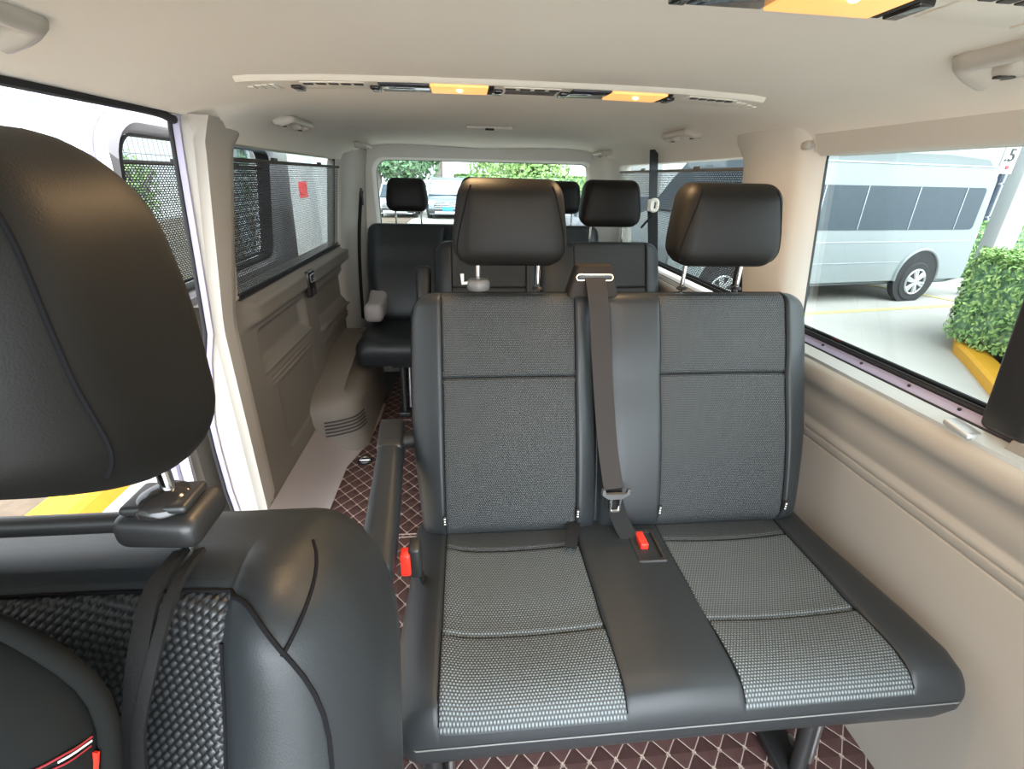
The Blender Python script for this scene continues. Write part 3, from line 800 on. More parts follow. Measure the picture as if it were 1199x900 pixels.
# ---- the front passenger seat, beside the camera on the left
fs = tag(empty('front_seat', (-.43, .2, 0)), 'near dark leather front seat with basket weave panel and large headrest, at the left edge', 'car seat')
es = V((0, .36, .933)); en = V((0, -.933, .36)); L = .60; FX = -.432; FW = .252
def fxl(s):
    rc = .13; d = L - s; x = FX - FW + .02 * (1 - sm(s / .5)) * 0
    if d < rc: x += (rc - math.sqrt(max(0, rc * rc - (rc - d) ** 2))) * .62
    return x
def fxr(s): return 2 * FX - fxl(s)
def fdep(x, s):
    u = (x - FX) / FW
    d = .075 + .016 * math.exp(-((abs(u) - .78) / .16) ** 2)
    if abs(u) < .62: d -= .004 + .012 * math.cos(u / .62 * pi / 2)
    return d + .01 * math.sin(pi * min(1, s / (L * .8)))
ia, ib = FX - .150, FX + .150
O = V((0, .335, .93)) - es * L
cu = cushion(O, es, en, L, [FX - FW, ia, ib, FX + FW], [0, L - .022, L], fxl, fxr, fdep, .065, (.06, .060), .105, [(ia, ib, .02, L - .022, 'w')], [ia, ib], n=.025, tin=.02)
bk = cu[''].build('backrest', M['leather'], fs, smooth=75)
cu['w'].build('backrest_insert', M['fabric_front'], bk, smooth=75)
pos = cu['pos']; st = MB()
for sx in (ia, ib): st.tube([pos(sx, s) + en * .001 for s in lin(.03, L - .052, 40)], .0016, 6)
arc = [pos(x, L - .022) + en * .0012 for x in lin(ia - .0, ib + .0, 30)]
def arcR(sg, t):   # seam that leaves the insert corner and runs down the side bolster
    if t > 1: return pos(FX + sg * (.224 + .004 * (t - 1)), L - .022 - .15 - .30 * (t - 1)) + en * .0012
    return pos(FX + sg * lerp(.150, .224, math.sin(t * pi / 2)), L - .022 - .15 * (1 - math.cos(t * pi / 2)) ** 1.5) + en * .0012
st.tube([arcR(-1, t) for t in lin(2, 0, 30)] + arc + [arcR(1, t) for t in lin(0, 2, 30)], .0017, 6)
def arcS(t): return pos(lerp(FX + .205, FX + .2515, t), L - .055 + .050 * t) + en * .001
st.tube([arcS(t) for t in lin(0, 1, 10)], .0015, 6)
st.build('stitching', M['seam'], bk)
m_ = MB(); m_.rbox((0, 0, -.03), (.43, .04, .46), .018, 3)
R_ = Matrix.Rotation(-math.atan2(.36, .933), 3, 'X'); cc = O - en * .11 + es * .29 + V((FX, 0, 0)); m_.v = [tuple(R_ @ V(v) + cc) for v in m_.v]
m_.build('back_shell', M['black'], fs)
headrest(fs, (FX, .270, 1.126), (.304, .176, .216), r=.056, plen=.15, posts=.096, shape=1, bulge=.008, postlen_dir=(0, .02, -1), post_top=.03, py=.052)
cu = cushion((0, -.32, .38), (0, 1, -.06), (0, .06, 1), .48, [FX - .25, FX - .15, FX + .15, FX + .25], [0, .48], lambda s: FX - .25, lambda s: FX + .25, lambda x, s: .07, .05, (.06, .04), .10, [(FX - .15, FX + .15, .02, .46, 'w')], [FX - .15, FX + .15], n=.04)
sc_ = cu[''].build('seat_cushion', M['leather'], fs, smooth=75); cu['w'].build('seat_insert', M['fabric_front'], sc_, smooth=75)
m_ = MB(); m_.rbox((FX, -.06, .15), (.44, .42, .32), .03, 3); m_.build('seat_base', M['black'], fs)
def collar(par, x, y, z, m='black'):
    c = MB(); c.lathe([(.013, 0), (.013, .003), (.010, .006), (.008, .007), (.006, .0075)], (x, y, z), n=20); return c.build('post_collar', M[m], par)
for x in (FX - .09, FX + .09): collar(fs, x, .325, .925, 'handle' if x > FX else 'black')
# collars of the second-row headrests
for x in (-.0755, .0675, .4305, .5735): collar(bench, x, 1.125, .968)

# ---- things hanging on the front seat
t = tag(empty('bag_hanger', (-.342, .322, .945)), 'black plastic clamp and bar on the posts of the near front headrest', 'bag hanger')
m_ = MB(); m_.rbox((-.340, .322, .964), (.064, .052, .028), .011, 4, fn=lambda u, p: V((p.x, p.y * (1 + .12 * u.x), p.z))); m_.rbox((-.340, .322, .982), (.048, .036, .008), .004, 3)
m_.build('clamp', M['black'], t)
m_ = MB(); m_.lathe([(.022, .0), (.021, .005), (.015, .010), (.007, .013)], (-.340, .322, .978), n=24); m_.build('clamp_cap', M['gloss_black'], t)
m_ = MB(); m_.tube([(-.37, .32, .962), (-.56, .32, .962)], .008, 10); m_.rbox((-.545, .32, .962), (.06, .05, .034), .010, 4); m_.build('bar', M['black'], t)
t = tag(empty('organizer_bag', (-.42, .20, .80)), 'black cloth bag with red piping hung in front of the near front seat', 'bag')
bag = MB(); secs = []
for k, (sc2, yy) in enumerate(((.90, .0), (.985, -.012), (1.0, -.03), (.97, -.042), (.90, -.052), (.70, -.060), (.35, -.064))):
    lp = rrect(.165 * sc2, .155 * sc2, .075 * sc2, 9, (-.482, .828))
    secs.append([(x, .232 + yy - (.97 - z) * .36 + .004 * math.sin(x * 60 + z * 40), z) for x, z in lp])
bag.loft(secs); bag.build('bag_body', M['cloth'], t, smooth=70)
m_ = MB(); m_.tube([(x, .206 - (.97 - z) * .36 + .002 * math.sin(a * .9), z) for a, (x, z) in enumerate(rrect(.168, .158, .078, 9, (-.482, .828)))], .0055, 10, closed=True); m_.build('rim', M['cloth'], t)
m_ = MB(); m_.tube(spline([(-.3179, .1826, .9230), (-.3206, .1760, .9252), (-.3243, .1704, .9277), (-.3296, .1664, .9279), (-.3364, .1623, .9286)], 6), .0006, 6); m_.tube(spline([(-.3180, .1800, .9190), (-.3219, .1705, .9225), (-.3294, .1648, .9249)], 6), .0005, 6); m_.build('red_piping', M['red_thread'], t)
m_ = MB(); m_.tube(spline([(-.3180, .1815, .9212), (-.3212, .1738, .9240), (-.3250, .1690, .9255)], 6), .0006, 6); m_.build('zip', M['white'], t)
m_ = MB(); m_.strap([(-.3160, .1790, .9150), (-.3165, .1766, .9092), (-.3170, .1735, .9030)], V((1, -.3, 0)), .003, .0015); m_.build('red_tab', M['red'], t)
m_ = MB()
for dx_, w in ((0, .012), (.014, .007)):
    m_.strap(spline([(-.325 + dx_, .300, .948), (-.322 + dx_, .262, .951), (-.318 + dx_ * .7, .228, .930), (-.320 + dx_ * .3, .205, .89), (-.330 + dx_, .185, .85), (-.34, .165, .80)], 6), V((1, .35, .25)), w, .004)
m_.build('strap', M['belt_dark'], t)

# ---- belts
t = tag(empty('seat_belt', (.2, .9, .5)), 'brown-grey seat belt down the middle of the nearest bench, with metal tongue', 'seat belt')
def bw(z): return bf(z, .008)
pts = spline([(.188, 1.053, 1.010), (.189, 1.042, .998), (.192, bw(.955) - .002, .955), (.199, bw(.85), .85), (.206, bw(.75), .75), (.214, bw(.65) - .004, .65), (.224, bw(.56) - .016, .565)], 6)
m_ = MB(); m_.strap(pts, V((1, 0, -.02)), .046, .0022); m_.build('webbing', M['belt'], t)
pts = spline([(.224, bw(.56) - .010, .565), (.232, .858, .52), (.250, .838, .475), (.272, .815, .445)], 5)
m_ = MB(); m_.strap(pts, V((1, 0, .1)), .040, .0022); m_.build('lower_webbing', M['belt_dark'], t)
yb = bw(.56) - .030
m_ = MB()
m_.loft([[(.226 + x * sx + (z) * .0, yb + y, .556 + z) for x, z in ((-.033, .018), (-.033, .004), (-.016, -.008), (.016, -.008), (.033, .004), (.033, .018), (.027, .018), (.024, .006), (-.024, .006), (-.027, .018))] for y, sx in ((-.004, .97), (.004, 1))])
m_.build('tongue_body', M['steel'], t)
m_ = MB(); m_.tube([(.228 + x, yb, .532 + z) for x, z in rrect(.0105, .019, .004, 4)], .0036, 6, closed=True); m_.build('tongue', M['chrome'], t)
t = tag(empty('seat_belt', (.77, 2.16, .8)), 'dark seat belt on the right rear side wall with a beige guide loop', 'seat belt')
m_ = MB(); m_.strap([(.700, 2.16, 1.335), (.716, 2.16, 1.20), (.726, 2.16, 1.12)], V((1, .2, 0)), .038, .006); m_.build('webbing', M['leather'], t)
m_ = MB(); m_.strap([(.726, 2.16, 1.11), (.736, 2.14, 1.0), (.752, 2.13, .86), (.758, 2.12, .70)], V((1, .3, 0)), .05, .006); m_.tube(spline([(.729, 2.15, 1.07), (.694, 2.13, 1.045), (.674, 2.13, 1.02)], 5), .005, 6); m_.build('lower_webbing', M['belt_dark'], t)
m_ = MB(); m_.tube([(.722 + x, 2.135, 1.115 + z) for x, z in rrect(.016, .022, .014, 5)], .008, 8, closed=True); m_.rbox((.709, 2.14, 1.115), (.03, .014, .05), .006, 3); m_.build('belt_guide', M['white'], t)
t = tag(empty('seat_belt', (-.70, 2.98, .5)), 'dark seat belt hanging on the left rear pillar', 'seat belt')
m_ = MB(); m_.strap(spline([(-.668, 2.86, 1.13), (-.68, 2.85, 1.05), (-.70, 2.84, .9), (-.715, 2.83, .7), (-.725, 2.82, .42)], 5), V((1, -.8, 0)), .026, .003); m_.build('webbing', M['belt_dark'], t)
m_ = MB(); m_.rbox((-.668, 2.86, 1.10), (.012, .022, .09), .005, 3); m_.build('belt_guide', M['black'], t)
t = tag(empty('seat_belt', (.76, 1.44, .6)), 'black seat belt behind the right headrest of the nearest bench', 'seat belt')
m_ = MB(); m_.strap([(.755, 1.42, 1.12), (.76, 1.42, 1.0), (.755, 1.40, .85), (.75, 1.38, .55)], V((1, -.2, 0)), .05, .006); m_.build('webbing', M['belt_dark'], t)
m_ = MB(); m_.rbox((.757, 1.42, 1.12), (.05, .02, .04), .006, 3); m_.build('belt_guide', M['black'], t)
# small grey hook clipped to the left post of the second-row headrest
t = tag(empty('headrest_hook', (-.08, 1.115, .985)), 'small grey bag hook clipped round a headrest post of the nearest bench', 'hook')
m_ = MB(); m_.lathe([(.024, .0), (.027, .004), (.027, .018), (.022, .025), (.010, .027)], (-.0755, 1.112, .970), n=24); m_.build('hook_ring', M['hook_grey'], t)
m_ = MB(); m_.tube([(-.093, 1.108, .988), (-.112, 1.106, .986), (-.113, 1.106, 1.008)], .0045, 8); m_.build('hook_arm', M['white'], t)

# ---- overhead air and lamp consoles on the ceiling
def zc(x): return interp([(0, 1.396), (.2, 1.3955), (.38, 1.393), (.52, 1.387), (.6, 1.377)], abs(x))
def console(dy, label):
    t = tag(empty('overhead_console', (0, 1.19 + dy, 1.38)), label, 'overhead console', 'overhead lamp and vent consoles')
    ya, yb = 1.125 + dy, 1.235 + dy
    def Z(x, o=0): return zc(x) - .009 - o
    xs = lin(-.530, .530, 40)
    b = MB()
    b.loft([[(x, ya - .006, zc(x) + .004), (x, ya, Z(x) + .004), (x, ya + .006, Z(x)), (x, yb - .006, Z(x)), (x, yb, Z(x) + .004), (x, yb + .006, zc(x) + .004)] for x in [-.548] + xs + [.548]])
    b.build('housing', M['console'], t, smooth=30)
    def plate(name, xa, xb, y0_, y1_, mat, h=.003, par=None, r=.002, n=1):
        m = MB(); xm = (xa + xb) / 2; sl = -(zc(xb) - zc(xa)) / max(1e-6, (xb - xa))
        m.rbox((xm, (y0_ + y1_) / 2 + dy, Z(xm) - h / 2 + .001), (xb - xa, y1_ - y0_, h), r, 2, fn=lambda u, p: (p.x, p.y, p.z - sl * p.x)); return m.build(name, mat, par or t)
    for xa, xb in ((-.43, -.30), (-.018, .105), (.385, .495)):
        v = plate('vent', xa, xb, 1.140, 1.222, M['console'])
        k = MB(); n_ = 5 if xa < -.1 or xa > .3 else 4
        for i in range(n_):
            x = lerp(xa + .015, xb - .015, i / (n_ - 1)); k.rbox((x, 1.152 + dy, Z(x) - .0028), ((xb - xa) / n_ * .72, .012, .002), .0008, 1)
        if n_ == 4:
            for j in range(5): k.rbox(((xa + xb) / 2, 1.170 + .010 * j + dy, Z(xa) - .003), (xb - xa - .012, .0012, .0012), .0005, 1)
        k.build('vent_slot', M['dark_slot'], v)
    for xa, xb in ((-.275, -.172), (.128, .212)):
        plate('reading_lamp', xa, xb, 1.136, 1.226, M['smoke'], .005, r=.002)
    for xa, xb in ((-.170, -.050), (.214, .335)):
        l = plate('lamp_lens', xa, xb, 1.136, 1.226, M['amber'], .006, r=.002)
        k = MB(); xm = (xa + xb) / 2; k.lathe([(.004, 0), (.006, .002), (.003, .004)], (xm, 1.170 + dy, Z(xm) - .0085), n=12); k.build('bulb', M['bulb'], l)
        plate('lens_rim', xb, xb + .012, 1.136, 1.226, M['plate'], .005)
    for x in (-.448, -.288, -.027, .117, .357):
        s_ = plate('switch', x - .009, x + .009, 1.175, 1.222, M['gloss_black'], .007)
    for sg in (-1, 1):
        k = MB()
        for i in range(4):
            x = sg * (.490 + .016 * i) + (0 if sg < 0 else .018); k.rbox((x, 1.19 + dy + .0 * i, Z(x) - .001), (.011, .062 - .012 * i, .003), .001, 1)
        k.build('ridge', M['white'], t)
    return t
console(0, 'beige overhead console with vents and two lit amber lamps, further one above the nearest bench')
console(-.637, 'beige overhead console with a lit amber lamp, cut by the top edge of the picture')
# ---- grab handles
def grab(label, side, ya, yb, x=.668, z=1.350, d=.045, r=.011, grp='ceiling grab handles'):
    """bar on the inner side, both ends curling outward to a mount with a dark screw cap"""
    t = tag(empty('grab_handle', (side * x, (ya + yb) / 2, z)), label, 'grab handle', grp)
    pts = []; n = 32
    for k in range(n + 1):
        u = k / n; e = min(1, math.sin(pi * u) * 2.6) ** .6; w_ = .5 - .5 * math.cos(pi * u)
        pts.append((side * (x - d * e), lerp(ya, yb, w_), z + (.012 * d / .045) * e - .004))
    m = MB(); rr_ = [r * (1.0 + .35 * abs(2 * k / n - 1) ** 4) for k in range(n + 1)]; m.tube(pts, rr_, 14); m.build('grip', M['handle'], t, smooth=60)
    for y in (ya, yb):
        o_ = .010 if y == ya else -.010
        m = MB(); m.rbox((side * (x + .004), y + o_ * 1.2, z + .002), (r * 3.4, r * 4.6, .030), r * .95, 4); mo = m.build('mount', M['handle'], t)
        m = MB(); m.lathe([(r * .75, 0), (r * .75, .003)], (side * (x - .004), y + o_ * 2.4, z - .0145), n=14); m.build('screw_cap', M['dark_slot'], mo)
    return t
grab('large beige grab handle at the top right corner of the picture', 1, .43, .715, .636, 1.366, .052, .0165)
grab('large beige grab handle at the top left corner of the picture', -1, .46, .745, .664, 1.366, .050, .0165)
grab('beige grab handle on the ceiling above the left rear side window', -1, 1.66, 1.86, .650, 1.356, .034, .0095)
grab('beige grab handle on the ceiling above the right rear side window', 1, 1.66, 1.86, .650, 1.356, .034, .0095)
grab('small beige grab handle by the left rear corner of the ceiling', -1, 2.68, 2.86, .625, 1.345, .030, .0095)
grab('small beige grab handle by the right rear corner of the ceiling', 1, 2.68, 2.86, .650, 1.340, .030, .0095)
t = tag(empty('ceiling_rail', (0, 2.06, 1.39)), 'thin pale strip clip on the middle of the rear ceiling', 'clip')
m_ = MB(); m_.rbox((0, 2.10, 1.392), (.185, .020, .010), .003, 2); m_.build('strip', M['handle'], t)
m_ = MB(); m_.rbox((0, 2.098, 1.386), (.035, .016, .008), .002, 2); m_.build('catch', M['plate'], t)
# coat hook on the right pillar, latch on the sill, black socket clip on the left wall
t = tag(empty('coat_hook', (.725, 1.20, 1.305)), 'small beige coat hook at the top of the right pillar', 'coat hook')
m_ = MB(); m_.rbox((.735, 1.215, 1.312), (.022, .055, .040), .010, 4); m_.build('hook_plate', M['handle'], t)
m_ = MB(); m_.rbox((.722, 1.200, 1.300), (.018, .028, .020), .007, 4); m_.build('hook_nose', M['pillar'], t)
t = tag(empty('sill_catch', (.785, .67, .812)), 'small pale catch on the ledge under the right window', 'catch')
m_ = MB(); m_.rbox((.786, .668, .815), (.030, .052, .012), .004, 3, fn=lambda u, p: (p.x, p.y, p.z + .003 * u.y)); m_.build('catch_plate', M['alu'], t)
struct(MB().loft([[(x, y, z) for x, z in ((.778, .800), (.780, .808), (.804, .822), (.806, .812))] for y in (-.55, 1.17)]), 'trim_24', M['alu'], smooth=20)
t = tag(empty('wall_socket', (-.77, 2.10, .76)), 'black flap socket on the left wall under the window', 'socket')
m_ = MB(); m_.rbox((-.778, 2.12, .775), (.022, .085, .11), .008, 3, fn=lambda u, p: (p.x - .012 * u.z * 0, p.y, p.z)); m_.build('socket_body', M['gloss_black'], t)
m_ = MB(); m_.tube([(-.765, 2.12 + y, .80 + z) for y, z in rrect(.028, .016, .006, 4)], .002, 6, closed=True); m_.build('socket_rim', M['steel'], t)
# recessed tie-down rings in the aisle floor
for i, (x, y) in enumerate(((-.612, 1.455), (-.585, 1.90))):
    t = tag(empty('tie_down_ring', (x, y, 0)), 'round metal tie-down ring in the aisle floor, %s of the two' % ('nearer' if i == 0 else 'farther'), 'tie-down ring', 'floor tie-down rings')
    m_ = MB(); m_.lathe([(.036, .0), (.036, .004), (.030, .005), (.029, .001)], (x, y, .0), n=28); m_.build('ring_plate', M['rubber'], t)
    m_ = MB(); m_.tube([(x + .020 * math.cos(a), y + .020 * math.sin(a), .007 + .004 * math.sin(a)) for a in lin(0, 2 * pi, 20)[:-1]], .004, 8, closed=True); m_.tube([(x - .024, y, .007), (x + .024, y, .007)], .005, 8); m_.build('ring', M['steel'], t)
t = tag(empty('floor_tag', (-.46, 2.45, .10)), 'small pink-red pull tag under the rearmost bench', 'tag')
m_ = MB(); m_.strap([(-.47, 2.52, .30), (-.468, 2.50, .24), (-.465, 2.49, .20)], V((1, 0, 0)), .03, .003); m_.tube([(-.465 + .016 * math.cos(a), 2.485, .182 + .016 * math.sin(a)) for a in lin(0, 2 * pi, 16)[:-1]], .003, 6, closed=True); m_.build('pull_loop', M['red_thread'], t)

# ================================================================== OUTSIDE
G = -.58
M['concrete'] = plain('pale_concrete', (.42, .40, .365), .85, var=.12, nscale=1.2, bump=.2, bscale=60)
M['asphalt'] = plain('grey_asphalt', (.22, .22, .22), .9, var=.15, nscale=2)
M['dirt'] = plain('dirt_and_leaves', (.15, .11, .075), .95, var=.35, nscale=14, bump=.6, bscale=60)
M['kerb'] = plain('yellow_kerb_paint', (.70, .34, .015), .6, var=.1)
M['line'] = plain('yellow_line_paint', (.62, .52, .22), .8, var=.1)
M['leaf'] = foliage('hedge_leaves', (.09, .18, .05), (.24, .40, .12), (.50, .64, .24))
M['leaf_blue'] = foliage('tree_leaves', (.05, .12, .06), (.14, .26, .13), (.30, .45, .24))
M['bark'] = plain('bark', (.20, .17, .15), .9, var=.3)
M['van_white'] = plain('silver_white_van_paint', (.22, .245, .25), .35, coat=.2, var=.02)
M['van_glass'] = plain('tinted_glass', (.05, .066, .08), .3, var=.1, spec=.2)
M['tyre'] = plain('tyre_rubber', (.025, .025, .027), .8)
M['wheel'] = plain('alloy_wheel', (.55, .56, .57), .3, metal=.7)
M['car_grey'] = plain('dark_grey_car_paint', (.13, .135, .15), .25, coat=.6, var=.02)
M['car_silver'] = plain('silver_car_paint', (.42, .44, .47), .25, coat=.6, var=.02)
M['suv'] = plain('blue_grey_car_paint', (.15, .18, .22), .25, coat=.6, var=.02)
M['head'] = plain('headlamp_glass', (.8, .85, .9), .1)
M['plate_blue'] = plain('blue_number_plate', (.03, .28, .75), .4, var=.02)
M['wall_white'] = plain('white_wall_paint', (.50, .51, .51), .8, var=.04, nscale=.6)
M['wall_grey'] = plain('grey_wall', (.45, .47, .48), .8, var=.06)
M['dark_glass'] = plain('dark_building_glass', (.06, .08, .12), .1, var=.5, nscale=1.5)
M['steel_grey'] = plain('galvanised_steel', (.35, .38, .42), .5, metal=.3)
M['wire'] = plain('fence_wire', (.20, .21, .22), .5)
M['sign_red'] = plain('red_sign', (.80, .05, .06), .5)
M['brown'] = plain('brown_panel', (.20, .15, .14), .6)

gr = MB(); gr.add([(-60, -30, G), (60, -30, G), (60, 80, G), (-60, 80, G)], [(0, 1, 2, 3)]); gr = gr.build('ground', M['concrete'], smooth=0); tag(gr, kind='structure')
d = MB(); d.rbox((-7.0, 8, G + .02), (9.1, 30, .06), .01, 1); struct(d, 'ground_soil', M['dirt'])
a = MB(); a.rbox((9, 30, G + .004), (60, 26, .012), .003, 1); struct(a, 'ground_road', M['concrete'])

k = MB()
k.loft([[(x, y, z) for x, z in ((-2.20, G - .02), (-2.20, G + .10), (-2.23, G + .13), (-2.42, G + .13), (-2.45, G + .10), (-2.45, G - .02))] for y in lin(-3, 16, 19)])
tag(k.build('kerb', M['kerb']), 'yellow painted kerb beside the open sliding door', 'kerb')
k = MB(); kp = [(4.0, 2.45), (4.72, 3.48), (5.36, 4.36), (5.62, 4.75), (6.1, 5.2), (9.5, 5.5)]
secs = []
for i, p in enumerate(kp):
    a_ = V(kp[max(0, i - 1)]); b_ = V(kp[min(len(kp) - 1, i + 1)]); tn = (b_ - a_).normalized(); nn = V((-tn.y, tn.x))
    secs.append([(p[0] + nn.x * o, p[1] + nn.y * o, z) for o, z in ((0, G - .02), (0, G + .10), (-.03, G + .13), (-.20, G + .13), (-.22, G - .02))])
k.loft(secs); tag(k.build('kerb', M['kerb']), 'orange-yellow painted kerb at the foot of the clipped hedge', 'kerb')
# parking lines
for i, (x0, y0_, x1, y1_) in enumerate(((3.4, 6.22, 7.9, 6.92), (8.30, 7.1, 7.2, 10.2))):
    m_ = MB(); m_.strap([(x0, y0_, G + .006), (x1, y1_, G + .006)], V((-(y1_ - y0_), x1 - x0, 0)), .11, .006)
    tag(m_.build('parking_line', M['line']), 'faded yellow parking line on the ground %s the white minibus' % ('in front of' if i == 0 else 'crossing behind'), 'road marking')
m_ = MB(); m_.strap([(-5.5, 21.6, G + .012), (4, 21.6, G + .012)], V((0, 1, 0)), .14, .006)
tag(m_.build('parking_line', M['line']), 'yellow parking line in front of the cars behind the van', 'road marking')

def leaves(m, pts, size, up=0):
    for p, n in pts:
        n = V(n).normalized(); a = V((random.uniform(-1, 1), random.uniform(-1, 1), random.uniform(-1, 1))); a = (a - n * a.dot(n) * .6).normalized(); b = n.cross(a).normalized()
        s_ = size * random.uniform(.6, 1.3); p = V(p)
        m.add([p - a * s_, p + b * s_ * .5 + n * s_ * .2, p + a * s_, p - b * s_ * .5 + n * s_ * .2], [(0, 1, 2, 3)])
def hedge(label, poly, z0, z1, nleaf, size):
    t = tag(empty('hedge', (sum(p[0] for p in poly) / len(poly), sum(p[1] for p in poly) / len(poly), G)), label, 'hedge')
    c = V((sum(p[0] for p in poly) / len(poly), sum(p[1] for p in poly) / len(poly)))
    core = MB(); core.loft([[(lerp(c.x, x, f), lerp(c.y, y, f), z) for x, y in poly] for z, f in ((z0, .93), (z0 + .1, .98), (z1 - .12, .98), (z1 - .03, .92))]); core.build('branches', M['leaf_blue'], t, smooth=80)
    m = MB(); P = []
    edges = list(zip(poly, poly[1:] + poly[:1])); tot = sum((V(a) - V(b)).length for a, b in edges)
    for (a, b) in edges:
        a, b = V(a), V(b); ln = (b - a).length; nn = V(((b - a).y, -(b - a).x)).normalized()
        if nn.dot((a + b) / 2 - c) < 0: nn = -nn
        for _ in range(int(nleaf * ln / tot)):
            q = a.lerp(b, random.random()) + nn * random.uniform(-.06, .05); z = random.uniform(z0, z1)
            zz_ = sm((z - (z1 - .12)) / .12) * .05; q = q - nn * zz_
            P.append(((q.x, q.y, z), (nn.x, nn.y, .35)))
    for _ in range(int(nleaf * .6)):
        k_ = random.randrange(len(poly)); a, b = V(poly[k_]), V(poly[(k_ + 1) % len(poly)]); u, v = random.random(), random.random()
        if u + v > 1: u, v = 1 - u, 1 - v
        q = c + (a - c) * u + (b - c) * v; P.append(((q.x, q.y, z1 + random.uniform(-.04, .03)), (0, 0, 1)))
    leaves(m, P, size); m.build('leaves', M['leaf'], t, smooth=0)
hedge('dense clipped green hedge outside the right window behind the orange-yellow kerb', [(4.62, 2.62), (5.08, 3.36), (5.50, 4.05), (5.66, 4.94), (6.3, 5.45), (9.2, 5.4), (9.2, 2.0)], G + .15, .52, 17000, .030)
hedge('low bright green hedge farther off, to the right of the parked white van', [(10.2, 9.3), (10.5, 11.0), (16, 11.2), (16, 9.0)], G, .45, 7000, .04)

def tree(label, x, y, h, rad, cz, n, size, trunk=.16, mat='leaf_blue', blobs=7):
    t = tag(empty('tree', (x, y, G)), label, 'tree', 'trees behind the parked cars')
    m = MB(); m.tube(spline([(x, y, G), (x + .1, y, G + (cz - G) * .5), (x - .1, y, cz)], 5), [trunk * (1.2 - .5 * i / 10) for i in range(11)], 10)
    for k in range(5):
        a = k * 1.3; m.tube([(x, y, lerp(G, cz, .65)), (x + math.cos(a) * rad * .5, y + math.sin(a) * rad * .5, cz + rad * .3)], [trunk * .5, trunk * .2], 7)
    m.build('trunk', M['bark'], t, smooth=70)
    P = []; f = MB()
    cs = [(x + random.uniform(-.6, .6) * rad, y + random.uniform(-.5, .5) * rad, cz + random.uniform(-.5, .6) * rad, rad * random.uniform(.45, .7)) for _ in range(blobs)]
    for _ in range(n):
        bx, by, bz, br = random.choice(cs); d = V((random.gauss(0, 1), random.gauss(0, 1), random.gauss(0, 1))).normalized(); r_ = br * random.uniform(.6, 1.05)
        P.append(((bx + d.x * r_, by + d.y * r_, bz + d.z * r_), d))
    leaves(f, P, size); f.build('foliage', M[mat], t, smooth=0); return t
tree('leafy green tree behind the parked SUV, left of the bare trunk', -5.2, 31, 8, 3.4, 2.2, 9000, .22)
tree('tall tree with pale trunk rising just behind the parked SUV', -2.3, 44, 8, 2.6, 5.0, 4500, .22, trunk=.30)
tree('bushy green tree behind and right of the parked SUV', 4.2, 40, 8, 4.0, 2.6, 6000, .22, mat='leaf')
tree('green tree at the far left seen through the rear window', -15, 40, 8, 4.2, 2.4, 5000, .26)
tree('green tree behind the wire fence seen through the door window', -7.4, 12.0, 4, 1.0, .9, 2200, .07, mat='leaf')
hedge('bright green hedge top behind the cars at the rear', [(-.6, 27.6), (9, 27.6), (9, 28.8), (-.6, 28.8)], G, 1.28, 4000, .12)

# ---- vehicles
def wheel(parent, c, r, w, side, sp=5):
    m = MB(); m.lathe([(r * .62, -w / 2), (r * .9, -w / 2), (r, -w * .35), (r, w * .35), (r * .9, w / 2), (r * .62, w / 2)], c, 'x', 32); o = m.build('wheel', M['tyre'], parent)
    m = MB(); x = c[0] + side * (w * .42); ring = [(x, c[1] + math.cos(a) * r * .60, c[2] + math.sin(a) * r * .60) for a in lin(0, 2 * pi, 28)[:-1]]
    m.tube(ring, r * .055, 8, closed=True)
    for k_ in range(sp):
        a = 2 * pi * k_ / sp + .3
        for da in (-.12, .12): m.tube([(x, c[1] + math.cos(a + da * 2) * r * .12, c[2] + math.sin(a + da * 2) * r * .12), (x - side * .012, c[1] + math.cos(a + da) * r * .58, c[2] + math.sin(a + da) * r * .58)], r * .06, 6)
    m.lathe([(r * .16, -.02), (r * .16, .02), (r * .10, .03)], (x, c[1], c[2]), 'x', 14); m.build('rim', M['wheel'], o)
    m = MB(); m.lathe([(r * .60, -.01), (r * .60, .01)], (x - side * .05, c[1], c[2]), 'x', 24); m.build('brake_disc', M['rubber'], o)
def put(objs_root, loc, rz):
    objs_root.location = loc; objs_root.rotation_euler = (0, 0, rz)
